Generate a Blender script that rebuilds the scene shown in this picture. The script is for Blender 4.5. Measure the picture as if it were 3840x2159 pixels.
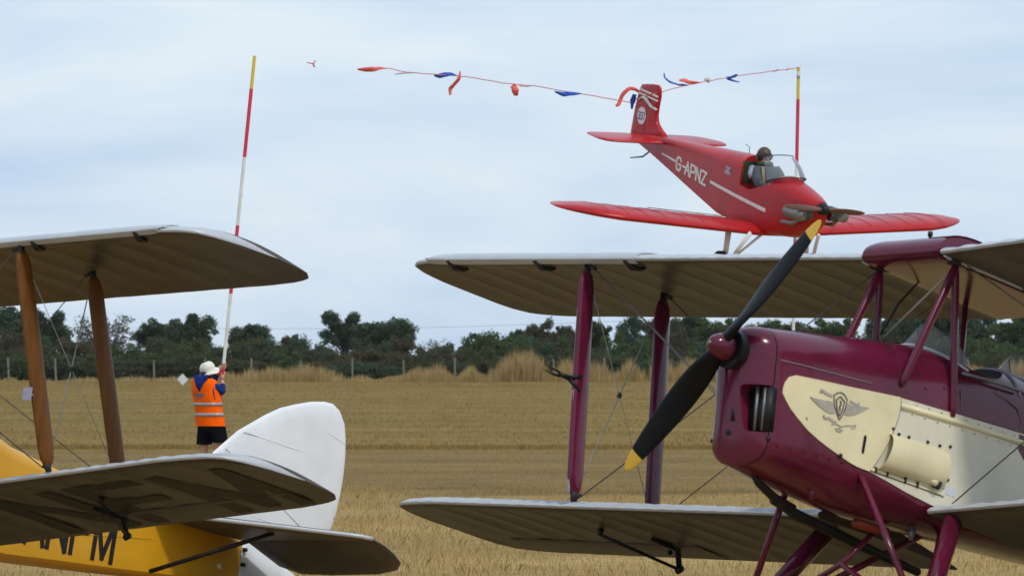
import bpy, bmesh, math, random
import numpy as np
from mathutils import Vector, Matrix, noise as mnoise
from math import sin, cos, tan, pi, radians, atan, sqrt, atan2

scene = bpy.context.scene
for o in list(bpy.data.objects):
    bpy.data.objects.remove(o)

# ------------------------------------------------------------------ camera
FPX = 20038.43            # focal length in pixels of a 3840 px wide frame
CAM_H = 1.7358
TILT = 0.0153641
cam_d = bpy.data.cameras.new('camera')
cam_d.sensor_width = 36.0
cam_d.lens = FPX / 3840.0 * 36.0
cam_d.clip_start = 0.5
cam_d.clip_end = 6000.0
cam = bpy.data.objects.new('camera', cam_d)
scene.collection.objects.link(cam)
cam.location = (0, 0, CAM_H)
cam.rotation_euler = (pi / 2 + TILT, 0, 0)
scene.camera = cam
cam_d.dof.use_dof = True
cam_d.dof.focus_distance = 48.0
cam_d.dof.aperture_fstop = 11.0

# ------------------------------------------------------------------ world and sun
SUN_EL = radians(52)
SUN_AZ = radians(137)     # clockwise from +Y (into the picture): behind the camera, to the right
world = bpy.data.worlds.new('World')
scene.world = world
world.use_nodes = True
wn = world.node_tree.nodes
wl = world.node_tree.links
for n in list(wn):
    wn.remove(n)
w_out = wn.new('ShaderNodeOutputWorld')
w_bg = wn.new('ShaderNodeBackground')
w_bg.inputs['Strength'].default_value = 0.1
w_sky = wn.new('ShaderNodeTexSky')
w_sky.sky_type = 'NISHITA'
w_sky.sun_disc = False
w_sky.sun_elevation = SUN_EL
w_sky.sun_rotation = SUN_AZ
w_sky.air_density = 1.0
w_sky.dust_density = 1.2
w_sky.ozone_density = 1.5
w_tc = wn.new('ShaderNodeTexCoord')
w_map = wn.new('ShaderNodeMapping')
w_map.inputs['Scale'].default_value = (9, 9, 34)
w_map.inputs['Location'].default_value = (3.1, 0.7, 1.9)
w_n1 = wn.new('ShaderNodeTexNoise')
w_n1.inputs['Scale'].default_value = 1.0
w_n1.inputs['Detail'].default_value = 7
w_n1.inputs['Roughness'].default_value = 0.55
w_n1.inputs['Distortion'].default_value = 0.4
w_ramp = wn.new('ShaderNodeValToRGB')
w_ramp.color_ramp.elements[0].position = 0.34
w_ramp.color_ramp.elements[0].color = (0.0, 0.0, 0.0, 1)
w_ramp.color_ramp.elements[1].position = 0.68
w_ramp.color_ramp.elements[1].color = (1, 1, 1, 1)
w_cloud = wn.new('ShaderNodeMixRGB')          # thin grey-blue veil to pale cloud
w_cloud.inputs['Color1'].default_value = (5.3, 7.0, 9.3, 1)
w_cloud.inputs['Color2'].default_value = (8.2, 9.2, 10.1, 1)
w_mix = wn.new('ShaderNodeMixRGB')
w_mix.inputs['Fac'].default_value = 0.86       # the veil of high cloud covers most of the blue
wl.new(w_tc.outputs['Generated'], w_map.inputs['Vector'])
wl.new(w_map.outputs['Vector'], w_n1.inputs['Vector'])
wl.new(w_n1.outputs['Fac'], w_ramp.inputs['Fac'])
wl.new(w_ramp.outputs['Color'], w_cloud.inputs['Fac'])
wl.new(w_sky.outputs['Color'], w_mix.inputs['Color1'])
wl.new(w_cloud.outputs['Color'], w_mix.inputs['Color2'])
wl.new(w_mix.outputs['Color'], w_bg.inputs['Color'])
wl.new(w_bg.outputs['Background'], w_out.inputs['Surface'])

sun_d = bpy.data.lights.new('sun', 'SUN')
sun_d.energy = 1.7
sun_d.angle = radians(6)
sun_d.color = (1.0, 0.95, 0.86)
sun = bpy.data.objects.new('sun', sun_d)
scene.collection.objects.link(sun)
S_DIR = Vector((sin(SUN_AZ) * cos(SUN_EL), cos(SUN_AZ) * cos(SUN_EL), sin(SUN_EL)))
sun.rotation_euler = S_DIR.to_track_quat('Z', 'Y').to_euler()
sun.location = (60, -60, 90)

scene.view_settings.view_transform = 'Standard'
scene.view_settings.look = 'None'
scene.view_settings.exposure = 0.0
scene.view_settings.gamma = 1.0
scene.view_settings.use_curve_mapping = False

# ------------------------------------------------------------------ materials
MATS = {}
def mat(name, col, rough=0.5, metal=0.0, coat=0.0, var=0.06, vscale=6.0, bump=0.0, bscale=60.0,
        col2=None, trans=0.0, spec=0.5, detail=5, streak=None):
    m = bpy.data.materials.new(name)
    m.use_nodes = True
    nt = m.node_tree
    p = nt.nodes['Principled BSDF']
    p.inputs['Roughness'].default_value = rough
    p.inputs['Metallic'].default_value = metal
    p.inputs['Coat Weight'].default_value = coat
    p.inputs['Coat Roughness'].default_value = 0.06
    p.inputs['Specular IOR Level'].default_value = spec
    if trans:
        p.inputs['Transmission Weight'].default_value = trans
    tc = nt.nodes.new('ShaderNodeTexCoord')
    src = tc.outputs['Object']
    if streak:
        mp = nt.nodes.new('ShaderNodeMapping')
        mp.inputs['Scale'].default_value = streak
        nt.links.new(src, mp.inputs['Vector'])
        src = mp.outputs['Vector']
    nz = nt.nodes.new('ShaderNodeTexNoise')
    nz.inputs['Scale'].default_value = vscale
    nz.inputs['Detail'].default_value = detail
    nz.inputs['Roughness'].default_value = 0.6
    nt.links.new(src, nz.inputs['Vector'])
    rp = nt.nodes.new('ShaderNodeValToRGB')
    rp.color_ramp.elements[0].position = 0.32
    rp.color_ramp.elements[1].position = 0.68
    a = [max(0, c * (1 - var)) for c in col]
    b = [min(1, c * (1 + var)) for c in (col2 or col)]
    rp.color_ramp.elements[0].color = (*a, 1)
    rp.color_ramp.elements[1].color = (*b, 1)
    nt.links.new(nz.outputs['Fac'], rp.inputs['Fac'])
    nt.links.new(rp.outputs['Color'], p.inputs['Base Color'])
    if rough > 0.05:
        mr = nt.nodes.new('ShaderNodeMapRange')
        mr.inputs['To Min'].default_value = rough * 0.85
        mr.inputs['To Max'].default_value = min(1, rough * 1.2)
        nt.links.new(nz.outputs['Fac'], mr.inputs['Value'])
        nt.links.new(mr.outputs['Result'], p.inputs['Roughness'])
    if bump:
        nb = nt.nodes.new('ShaderNodeTexNoise')
        nb.inputs['Scale'].default_value = bscale
        nb.inputs['Detail'].default_value = 4
        nt.links.new(tc.outputs['Object'], nb.inputs['Vector'])
        bp = nt.nodes.new('ShaderNodeBump')
        bp.inputs['Strength'].default_value = bump
        bp.inputs['Distance'].default_value = 0.02
        nt.links.new(nb.outputs['Fac'], bp.inputs['Height'])
        nt.links.new(bp.outputs['Normal'], p.inputs['Normal'])
    MATS[name] = m
    return m

mat('maroon paint', (0.110, 0.0088, 0.031), 0.19, 0, 0.15, 0.24, 2.2, bump=0.05, bscale=3.5, spec=0.32)
mat('cream paint', (0.76, 0.675, 0.42), 0.4, 0, 0.15, 0.10, 2.4, bump=0.08, bscale=5)
mat('cream fabric', (0.70, 0.665, 0.52), 0.5, 0, 0.05, 0.10, 2.5, bump=0.10, bscale=6)
mat('shaded silver dope', (0.105, 0.090, 0.078), 0.34, 0.0, 0.0, 0.26, 1.3, spec=0.03, bump=0.05, bscale=14)  # silver fabric darkened to the tone of the shaded undersides
mat('silver and lit edge', (0.50, 0.515, 0.545), 0.42, 0.15, 0.0, 0.06, 5)  # silver fittings and slats; on wing noses it paints in the light
mat('white dope', (0.74, 0.755, 0.78), 0.42, 0, 0.05, 0.07, 2.2, bump=0.10, bscale=6)
mat('yellow paint', (0.60, 0.300, 0.004), 0.40, 0, 0.05, 0.07, 2.5, bump=0.05, bscale=10)
mat('varnished wood', (0.140, 0.052, 0.007), 0.42, 0, 0.0, 0.22, 4, streak=(9, 9, 0.5), spec=0.2)
mat('black paint', (0.008, 0.008, 0.009), 0.45, 0, 0.0, 0.2, 8, spec=0.3)
mat('prop black', (0.004, 0.004, 0.0045), 0.40, 0, 0.0, 0.2, 8, spec=0.16)
mat('tip yellow', (0.72, 0.42, 0.02), 0.45, 0, 0.1, 0.06, 8)
mat('dark metal', (0.018, 0.016, 0.015), 0.55, 0.2, 0, 0.3, 20)
mat('grey metal', (0.20, 0.20, 0.20), 0.5, 0.7, 0, 0.2, 20)
mat('bright metal', (0.24, 0.235, 0.22), 0.5, 0.7, 0, 0.12, 20)
mat('wire', (0.12, 0.115, 0.11), 0.45, 0.6, 0, 0.1, 20)
mat('pale wire', (0.38, 0.36, 0.32), 0.5, 0.3, 0, 0.1, 20)
mat('rubber', (0.022, 0.021, 0.02), 0.8, 0, 0, 0.2, 30)
mat('emblem grey', (0.40, 0.365, 0.31), 0.6, 0, 0, 0.15, 40)
mat('emblem dark', (0.17, 0.145, 0.135), 0.6, 0, 0, 0.1, 40)
mat('dope tape', (0.150, 0.132, 0.116), 0.4, 0, 0, 0.15, 6, spec=0.05)
mat('placard', (0.62, 0.66, 0.72), 0.45, 0, 0, 0.12, 220)
mat('underwing letters', (0.045, 0.039, 0.034), 0.45, 0.0, 0, 0.1, 10, spec=0.03)
mat('engine red', (0.22, 0.02, 0.008), 0.5, 0, 0, 0.2, 20)
mat('leather', (0.02, 0.017, 0.016), 0.6, 0, 0, 0.2, 20)
mat('lavender grey', (0.36, 0.34, 0.42), 0.4, 0.2, 0, 0.1, 8)
mat('red paint', (0.43, 0.010, 0.012), 0.28, 0, 0.06, 0.16, 2.0, bump=0.05, bscale=9, spec=0.28)
mat('stripe white', (0.78, 0.74, 0.70), 0.45, 0, 0, 0.06, 8)
mat('roundel white', (0.74, 0.72, 0.74), 0.45, 0, 0, 0.05, 8)
mat('digit grey', (0.12, 0.13, 0.17), 0.5, 0, 0, 0.1, 8)
mat('pole red', (0.66, 0.028, 0.060), 0.45, 0, 0.1, 0.08, 8)
mat('pole white', (0.74, 0.73, 0.69), 0.45, 0, 0.1, 0.10, 8)
mat('pole yellow', (0.78, 0.52, 0.04), 0.45, 0, 0.1, 0.07, 8)
mat('ribbon red', (0.80, 0.115, 0.085), 0.6, 0, 0, 0.10, 8)
mat('ribbon blue', (0.015, 0.085, 0.48), 0.6, 0, 0, 0.12, 8)
mat('ribbon white', (0.62, 0.60, 0.55), 0.6, 0, 0, 0.10, 8)
mat('cord red', (0.66, 0.20, 0.21), 0.7, 0, 0, 0.10, 8)
mat('skin', (0.52, 0.27, 0.19), 0.55, 0, 0, 0.08, 14)
mat('vest orange', (1.0, 0.125, 0.0), 0.8, 0, 0, 0.04, 7, spec=0.1, bump=0.3, bscale=11)
mat('reflective tape', (0.36, 0.34, 0.35), 0.4, 0.2, 0, 0.08, 12)
mat('navy cloth', (0.010, 0.030, 0.16), 0.9, 0, 0, 0.25, 9, bump=0.4, bscale=14, spec=0.1)
mat('black cloth', (0.004, 0.004, 0.007), 0.9, 0, 0, 0.3, 9, bump=0.3, bscale=12, spec=0.1)
mat('hat white', (0.74, 0.72, 0.62), 0.75, 0, 0, 0.06, 9, bump=0.3, bscale=16)
mat('helmet brown', (0.075, 0.034, 0.020), 0.5, 0, 0, 0.2, 12)
mat('jacket green', (0.030, 0.055, 0.020), 0.8, 0, 0, 0.2, 8)
mat('jacket grey', (0.060, 0.072, 0.085), 0.8, 0, 0, 0.2, 10)
mat('strap tan', (0.24, 0.20, 0.13), 0.8, 0, 0, 0.2, 10)
mat('bark', (0.060, 0.045, 0.032), 0.9, 0, 0, 0.4, 12)
mat('weathered post', (0.22, 0.185, 0.13), 0.85, 0, 0, 0.25, 6, streak=(8, 8, 1))
mat('board white', (0.70, 0.71, 0.72), 0.5, 0, 0, 0.06, 3)
mat('diverter wood', (0.12, 0.05, 0.03), 0.4, 0, 0.3, 0.3, 6, streak=(3, 3, 12))

def glass_mat(name, tint, alpha):
    m = bpy.data.materials.new(name)
    m.use_nodes = True
    nt = m.node_tree
    p = nt.nodes['Principled BSDF']
    p.inputs['Base Color'].default_value = (*tint, 1)
    p.inputs['Roughness'].default_value = 0.05
    tr = nt.nodes.new('ShaderNodeBsdfTransparent')
    mx = nt.nodes.new('ShaderNodeMixShader')
    fr = nt.nodes.new('ShaderNodeFresnel')
    fr.inputs['IOR'].default_value = 1.45
    ad = nt.nodes.new('ShaderNodeMath')
    ad.operation = 'ADD'
    ad.inputs[1].default_value = alpha
    nt.links.new(fr.outputs['Fac'], ad.inputs[0])
    nt.links.new(ad.outputs['Value'], mx.inputs['Fac'])
    nt.links.new(tr.outputs['BSDF'], mx.inputs[1])
    nt.links.new(p.outputs['BSDF'], mx.inputs[2])
    nt.links.new(mx.outputs['Shader'], nt.nodes['Material Output'].inputs['Surface'])
    MATS[name] = m
glass_mat('perspex', (0.50, 0.55, 0.60), 0.18)

def leaf_mat(name, c1, c2, c3):
    m = bpy.data.materials.new(name)
    m.use_nodes = True
    nt = m.node_tree
    p = nt.nodes['Principled BSDF']
    p.inputs['Roughness'].default_value = 0.6
    p.inputs['Specular IOR Level'].default_value = 0.25
    geo = nt.nodes.new('ShaderNodeNewGeometry')
    rp = nt.nodes.new('ShaderNodeValToRGB')
    e = rp.color_ramp.elements
    e[0].position = 0.0; e[0].color = (*c1, 1)
    e[1].position = 1.0; e[1].color = (*c3, 1)
    x = e.new(0.55); x.color = (*c2, 1)
    tc = nt.nodes.new('ShaderNodeTexCoord')
    nz = nt.nodes.new('ShaderNodeTexNoise')
    nz.inputs['Scale'].default_value = 0.9
    nz.inputs['Detail'].default_value = 3
    nt.links.new(tc.outputs['Object'], nz.inputs['Vector'])
    ma = nt.nodes.new('ShaderNodeMath'); ma.operation = 'MULTIPLY_ADD'
    ma.inputs[1].default_value = 0.45
    nt.links.new(geo.outputs['Random Per Island'], ma.inputs[0])
    sb = nt.nodes.new('ShaderNodeMath'); sb.operation = 'MULTIPLY'
    sb.inputs[1].default_value = 0.6
    nt.links.new(nz.outputs['Fac'], sb.inputs[0])
    nt.links.new(sb.outputs['Value'], ma.inputs[2])
    nt.links.new(ma.outputs['Value'], rp.inputs['Fac'])
    nt.links.new(rp.outputs['Color'], p.inputs['Base Color'])
    tl = nt.nodes.new('ShaderNodeBsdfTranslucent')
    nt.links.new(rp.outputs['Color'], tl.inputs['Color'])
    mx = nt.nodes.new('ShaderNodeMixShader')
    mx.inputs['Fac'].default_value = 0.45
    nt.links.new(p.outputs['BSDF'], mx.inputs[1])
    nt.links.new(tl.outputs['BSDF'], mx.inputs[2])
    nt.links.new(mx.outputs['Shader'], nt.nodes['Material Output'].inputs['Surface'])
    MATS[name] = m
leaf_mat('oak leaves', (0.044, 0.070, 0.034), (0.068, 0.102, 0.050), (0.105, 0.145, 0.070))
leaf_mat('grey willow leaves', (0.085, 0.098, 0.070), (0.12, 0.134, 0.096), (0.17, 0.18, 0.13))
leaf_mat('hawthorn leaves', (0.050, 0.060, 0.025), (0.078, 0.086, 0.035), (0.118, 0.116, 0.052))
leaf_mat('russet leaves', (0.072, 0.062, 0.030), (0.106, 0.088, 0.040), (0.15, 0.122, 0.058))
leaf_mat('bright leaves', (0.050, 0.078, 0.023), (0.078, 0.115, 0.032), (0.120, 0.155, 0.050))
leaf_mat('blue leaves', (0.042, 0.070, 0.044), (0.064, 0.100, 0.058), (0.095, 0.132, 0.076))
leaf_mat('dry grass', (0.36, 0.245, 0.095), (0.48, 0.34, 0.14), (0.60, 0.45, 0.21))
leaf_mat('straw grass', (0.40, 0.268, 0.103), (0.50, 0.345, 0.140), (0.62, 0.45, 0.205))
leaf_mat('mown grass', (0.28, 0.182, 0.051), (0.335, 0.220, 0.065), (0.41, 0.270, 0.088))

# ------------------------------------------------------------------ mesh helpers
COL = scene.collection
def link_mesh(name, verts, faces, m, parent=None, smooth=True, offset=None):
    me = bpy.data.meshes.new(name)
    me.from_pydata([tuple(v) for v in verts], [], [tuple(f) for f in faces])
    me.materials.append(MATS[m] if isinstance(m, str) else m)
    me.validate()
    if smooth:
        me.shade_smooth()
    o = bpy.data.objects.new(name, me)
    COL.objects.link(o)
    if parent is not None:
        o.parent = parent
        off = parent.get('_off') if offset is None else offset
        if off is not None:
            o.location = off
    return o

class MB:
    def __init__(s):
        s.v = []; s.f = []
    def add(s, verts, faces):
        b = len(s.v)
        s.v += [tuple(v) for v in verts]
        s.f += [tuple(b + i for i in f) for f in faces]
        return s
    def tube(s, pts, r, n=10, squash=None, cap=True):
        """pts polyline, r radius or list; squash=(axis vector, factor) widens along that axis"""
        P = [Vector(p) for p in pts]
        k = len(P)
        rr = r if isinstance(r, (list, tuple)) else [r] * k
        vs = []; fs = []
        ref = None
        for i in range(k):
            d = (P[min(i + 1, k - 1)] - P[max(i - 1, 0)]).normalized()
            if squash:
                a = Vector(squash[0]); a = (a - d * a.dot(d)).normalized()
                b = d.cross(a)
                ka = squash[1]
            else:
                if ref is None:
                    ref = d.orthogonal().normalized()
                a = (ref - d * ref.dot(d)).normalized(); ref = a
                b = d.cross(a); ka = 1
            for j in range(n):
                t = 2 * pi * j / n
                vs.append(P[i] + (a * cos(t) * ka + b * sin(t)) * rr[i])
        for i in range(k - 1):
            for j in range(n):
                j2 = (j + 1) % n
                fs.append((i * n + j, i * n + j2, (i + 1) * n + j2, (i + 1) * n + j))
        if cap:
            fs.append(tuple(range(n - 1, -1, -1)))
            fs.append(tuple((k - 1) * n + j for j in range(n)))
        return s.add(vs, fs)
    def loft(s, rings, cap=True, closed=True):
        n = len(rings[0]); vs = [p for r in rings for p in r]; fs = []
        m = n if closed else n - 1
        for i in range(len(rings) - 1):
            for j in range(m):
                j2 = (j + 1) % n
                fs.append((i * n + j, i * n + j2, (i + 1) * n + j2, (i + 1) * n + j))
        if cap and closed:
            fs.append(tuple(range(n - 1, -1, -1)))
            b = (len(rings) - 1) * n
            fs.append(tuple(b + j for j in range(n)))
        return s.add(vs, fs)
    def box(s, c, h, axes=None):
        c = Vector(c)
        A = axes or (Vector((1, 0, 0)), Vector((0, 1, 0)), Vector((0, 0, 1)))
        vs = []
        for z in (-1, 1):
            for y in (-1, 1):
                for x in (-1, 1):
                    vs.append(c + A[0] * (x * h[0]) + A[1] * (y * h[1]) + A[2] * (z * h[2]))
        fs = [(0, 2, 3, 1), (4, 5, 7, 6), (0, 1, 5, 4), (2, 6, 7, 3), (0, 4, 6, 2), (1, 3, 7, 5)]
        return s.add(vs, fs)
    def sphere(s, c, r, n=14, m=9, scale=(1, 1, 1)):
        vs = []; fs = []
        for i in range(m + 1):
            th = pi * i / m
            for j in range(n):
                ph = 2 * pi * j / n
                vs.append((c[0] + r * scale[0] * sin(th) * cos(ph), c[1] + r * scale[1] * sin(th) * sin(ph), c[2] + r * scale[2] * cos(th)))
        for i in range(m):
            for j in range(n):
                j2 = (j + 1) % n
                fs.append((i * n + j, (i + 1) * n + j, (i + 1) * n + j2, i * n + j2))
        return s.add(vs, fs)
    def prism(s, poly, fn, d0, d1):
        """poly: 2D points; fn(u, v, d) -> 3D; front at d1, back at d0"""
        n = len(poly)
        vs = [fn(u, v, d0) for u, v in poly] + [fn(u, v, d1) for u, v in poly]
        fs = [tuple(range(n - 1, -1, -1)), tuple(range(n, 2 * n))]
        fs += [(i, (i + 1) % n, n + (i + 1) % n, n + i) for i in range(n)]
        return s.add(vs, fs)
    def build(s, name, m, parent=None, smooth=True, angle=None):
        o = link_mesh(name, s.v, s.f, m, parent, smooth)
        if angle is not None:
            sharp(o, angle)
        return o

def sharp(o, deg=35):
    me = o.data
    bm = bmesh.new(); bm.from_mesh(me)
    bmesh.ops.recalc_face_normals(bm, faces=bm.faces)
    for e in bm.edges:
        if len(e.link_faces) == 2:
            e.smooth = e.calc_face_angle(0) < radians(deg)
    for f in bm.faces:
        f.smooth = True
    bm.to_mesh(me); bm.free()

def boolean_cut(o, cutter_mb):
    c = cutter_mb.build('cutter', 'black paint', None, False)
    bm = bmesh.new(); bm.from_mesh(c.data); bmesh.ops.recalc_face_normals(bm, faces=bm.faces); bm.to_mesh(c.data); bm.free()
    bm = bmesh.new(); bm.from_mesh(o.data); bmesh.ops.recalc_face_normals(bm, faces=bm.faces); bm.to_mesh(o.data); bm.free()
    c.location = o.location
    c.parent = o.parent
    md = o.modifiers.new('cut', 'BOOLEAN')
    md.operation = 'DIFFERENCE'; md.object = c; md.solver = 'EXACT'
    bpy.context.view_layer.update()
    dg = bpy.context.evaluated_depsgraph_get()
    me = bpy.data.meshes.new_from_object(o.evaluated_get(dg))
    o.modifiers.clear()
    o.data = me
    bpy.data.objects.remove(c)
    sharp(o, 35)

def tag(o, label, cat, group=None):
    o['label'] = label; o['category'] = cat
    if group: o['group'] = group
    return o
def empty(name, loc, rot=None, off=None):
    o = bpy.data.objects.new(name, None)
    COL.objects.link(o)
    o.location = loc
    if rot is not None:
        o.rotation_euler = rot.to_euler()
    o.empty_display_size = 0.3
    if off is not None:
        OFFS[o.name] = off
    return o
OFFS = {}
_old_link = link_mesh
def link_mesh(name, verts, faces, m, parent=None, smooth=True, offset=None):
    o = _old_link(name, verts, faces, m, None, smooth)
    if parent is not None:
        o.parent = parent
        if parent.name in OFFS:
            o.location = OFFS[parent.name]
    return o

# letters as strokes in a unit box (w 0.6, h 1)
GLYPH = {
 'G': [[(.58, .8), (.45, 1), (.12, 1), (0, .82), (0, .18), (.12, 0), (.48, 0), (.58, .15), (.58, .48), (.32, .48)]],
 '-': [[(.08, .5), (.5, .5)]],
 'A': [[(0, 0), (.3, 1), (.6, 0)], [(.12, .36), (.48, .36)]],
 'P': [[(0, 0), (0, 1), (.45, 1), (.58, .88), (.58, .6), (.45, .46), (0, .46)]],
 'N': [[(0, 0), (0, 1), (.58, 0), (.58, 1)]],
 'Z': [[(0, 1), (.58, 1), (0, 0), (.58, 0)]],
 'F': [[(0, 0), (0, 1), (.56, 1)], [(0, .53), (.46, .53)]],
 'M': [[(0, 0), (0, 1), (.31, .05), (.62, 1), (.62, 0)]],
 '3': [[(.02, .9), (.14, 1), (.42, 1), (.55, .88), (.55, .66), (.42, .54), (.22, .54)], [(.42, .54), (.57, .42), (.57, .14), (.42, 0), (.14, 0), (0, .12)]],
 '7': [[(0, 1), (.56, 1), (.2, 0)]],
}
def glyph_quads(ch, w):
    """list of 4-point polygons in the unit box"""
    out = []
    for line in GLYPH[ch]:
        for (a, b) in zip(line[:-1], line[1:]):
            a = Vector(a); b = Vector(b); d = (b - a).normalized(); n = Vector((-d.y, d.x)) * w / 2
            e = d * w * 0.42
            out.append([a - e + n, a - e - n, b + e - n, b + e + n])
    return out
def text_mesh(mb, txt, fn, h, w, stroke, gap, d0=0.0, d1=0.004):
    """fn(u along the text, v up, d out of the surface) -> point"""
    u0 = 0.0
    for ch in txt:
        for k, q in enumerate(glyph_quads(ch, stroke / h)):
            e = 0.0003 * k
            mb.prism([(u0 + p[0] * w / 0.6, p[1] * h) for p in q], fn, d0, d1 + e)
        u0 += w + gap
    return mb
# ------------------------------------------------------------------ ground
def ground_z(x, y):
    t = min(1.0, max(0.0, (y - 130.0) / 210.0))
    z = 0.98 * t * t * (3 - 2 * t)
    if y > 340:
        z += (y - 340) * 0.002
    return z
def gz_np(y):
    t = np.clip((y - 130.0) / 210.0, 0, 1)
    return 0.98 * t * t * (3 - 2 * t) + np.maximum(0, y - 340) * 0.002

def make_ground():
    ys = [-60, -20, 0, 20, 40, 60, 75, 90, 115] + list(range(130, 345, 8)) + [345, 360, 400, 450, 520, 700, 1000, 1600, 2600]
    xs = [-1500, -700, -300, -120, -60, -30, -12, 0, 12, 30, 60, 120, 300, 700, 1500]
    v = [(x, y, ground_z(x, y)) for y in ys for x in xs]
    n = len(xs)
    f = [(j * n + i, j * n + i + 1, (j + 1) * n + i + 1, (j + 1) * n + i) for j in range(len(ys) - 1) for i in range(n - 1)]
    m = bpy.data.materials.new('dry airfield turf')
    m.use_nodes = True
    nt = m.node_tree; N = nt.nodes; L = nt.links
    p = N['Principled BSDF']
    p.inputs['Roughness'].default_value = 0.95
    p.inputs['Specular IOR Level'].default_value = 0.1
    tc = N.new('ShaderNodeTexCoord')
    sp = N.new('ShaderNodeSeparateXYZ')
    L.new(tc.outputs['Object'], sp.inputs['Vector'])
    # wavy edges between the cuts of the field
    nw = N.new('ShaderNodeTexNoise'); nw.inputs['Scale'].default_value = 0.12; nw.inputs['Detail'].default_value = 4
    L.new(tc.outputs['Object'], nw.inputs['Vector'])
    wob = N.new('ShaderNodeMath'); wob.operation = 'MULTIPLY_ADD'; wob.inputs[1].default_value = 7.0
    L.new(nw.outputs['Fac'], wob.inputs[0]); L.new(sp.outputs['Y'], wob.inputs[2])
    def band(a, b):
        r = N.new('ShaderNodeMapRange'); r.inputs['From Min'].default_value = a; r.inputs['From Max'].default_value = b
        L.new(wob.outputs['Value'], r.inputs['Value']); return r.outputs['Result']
    def noise_col(scale, c1, c2, lo=0.35, hi=0.65, stretch=None):
        nz = N.new('ShaderNodeTexNoise'); nz.inputs['Scale'].default_value = scale; nz.inputs['Detail'].default_value = 8
        nz.inputs['Roughness'].default_value = 0.65
        if stretch:
            mp = N.new('ShaderNodeMapping'); mp.inputs['Scale'].default_value = stretch
            L.new(tc.outputs['Object'], mp.inputs['Vector']); L.new(mp.outputs['Vector'], nz.inputs['Vector'])
        else:
            L.new(tc.outputs['Object'], nz.inputs['Vector'])
        r = N.new('ShaderNodeValToRGB')
        r.color_ramp.elements[0].position = lo; r.color_ramp.elements[0].color = (*c1, 1)
        r.color_ramp.elements[1].position = hi; r.color_ramp.elements[1].color = (*c2, 1)
        L.new(nz.outputs['Fac'], r.inputs['Fac']); return r.outputs['Color']
    def mix(f, a, b):
        mx = N.new('ShaderNodeMixRGB'); L.new(f, mx.inputs['Fac']); L.new(a, mx.inputs['Color1']); L.new(b, mx.inputs['Color2']); return mx.outputs['Color']
    near = noise_col(2.2, (0.305, 0.205, 0.077), (0.42, 0.29, 0.115))
    strip = noise_col(1.6, (0.175, 0.118, 0.040), (0.25, 0.165, 0.058), stretch=(0.25, 0.5, 1))
    far = noise_col(1.6, (0.18, 0.118, 0.031), (0.28, 0.178, 0.051), stretch=(0.9, 0.16, 1))
    green = noise_col(0.10, (0.135, 0.115, 0.031), (0.25, 0.160, 0.047), stretch=(0.25, 0.5, 1))
    mf = N.new('ShaderNodeMixRGB'); mf.inputs['Fac'].default_value = 0.45
    L.new(far, mf.inputs['Color1']); L.new(green, mf.inputs['Color2'])
    c = mix(band(77.5, 79.5), near, strip)
    c = mix(band(117, 120), c, mf.outputs['Color'])
    # faint bands left by the mower, running across the view
    mb_ = N.new('ShaderNodeMapping'); mb_.inputs['Scale'].default_value = (0.006, 0.16, 1)
    L.new(tc.outputs['Object'], mb_.inputs['Vector'])
    nz2 = N.new('ShaderNodeTexNoise'); nz2.inputs['Scale'].default_value = 1.0; nz2.inputs['Detail'].default_value = 5
    L.new(mb_.outputs['Vector'], nz2.inputs['Vector'])
    r2 = N.new('ShaderNodeMapRange'); r2.inputs['From Min'].default_value = .3; r2.inputs['From Max'].default_value = .7
    r2.inputs['To Min'].default_value = .80; r2.inputs['To Max'].default_value = 1.18
    L.new(nz2.outputs['Fac'], r2.inputs['Value'])
    ml = N.new('ShaderNodeMixRGB'); ml.blend_type = 'MULTIPLY'; ml.inputs['Fac'].default_value = 1.0
    L.new(c, ml.inputs['Color1']); L.new(r2.outputs['Result'], ml.inputs['Color2'])
    L.new(ml.outputs['Color'], p.inputs['Base Color'])
    nb = N.new('ShaderNodeTexNoise'); nb.inputs['Scale'].default_value = 9; nb.inputs['Detail'].default_value = 6
    L.new(tc.outputs['Object'], nb.inputs['Vector'])
    bp = N.new('ShaderNodeBump'); bp.inputs['Strength'].default_value = 0.6; bp.inputs['Distance'].default_value = 0.08
    L.new(nb.outputs['Fac'], bp.inputs['Height']); L.new(bp.outputs['Normal'], p.inputs['Normal'])
    o = link_mesh('ground', v, f, m)
    o['kind'] = 'structure'
make_ground()

# ------------------------------------------------------------------ biplanes
POSE_M = (((-0.68556108, 0.71931062, 0.11224185), (-0.69854755, -0.69336698, 0.17684328), (0.20503004, 0.0428306, 0.97781809)),
          (1.2254965, 30.9183481, 1.8718992))
POSE_Y = (((-0.65910484, 0.74347822, 0.11322963), (-0.72787989, -0.66851388, 0.15257803), (0.18913402, 0.01814735, 0.98178358)),
          (-6.1885649, 37.9443616, 1.7792574))
POSE_R = (((0.47829029, 0.87084606, 0.11342636), (-0.85387007, 0.49133571, -0.17174147), (-0.2052908, -0.0147091, 0.97859048)),
          (4.2033084, 71.9141755, 3.8938274))
def pose_empty(name, pose, base_local, drop=False):
    R = Matrix(pose[0]); T = Vector(pose[1])
    b = R @ Vector(base_local) + T
    if drop:
        b.z = 0.0
    off = R.transposed() @ (T - b)
    return empty(name, b, R, off)

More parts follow.
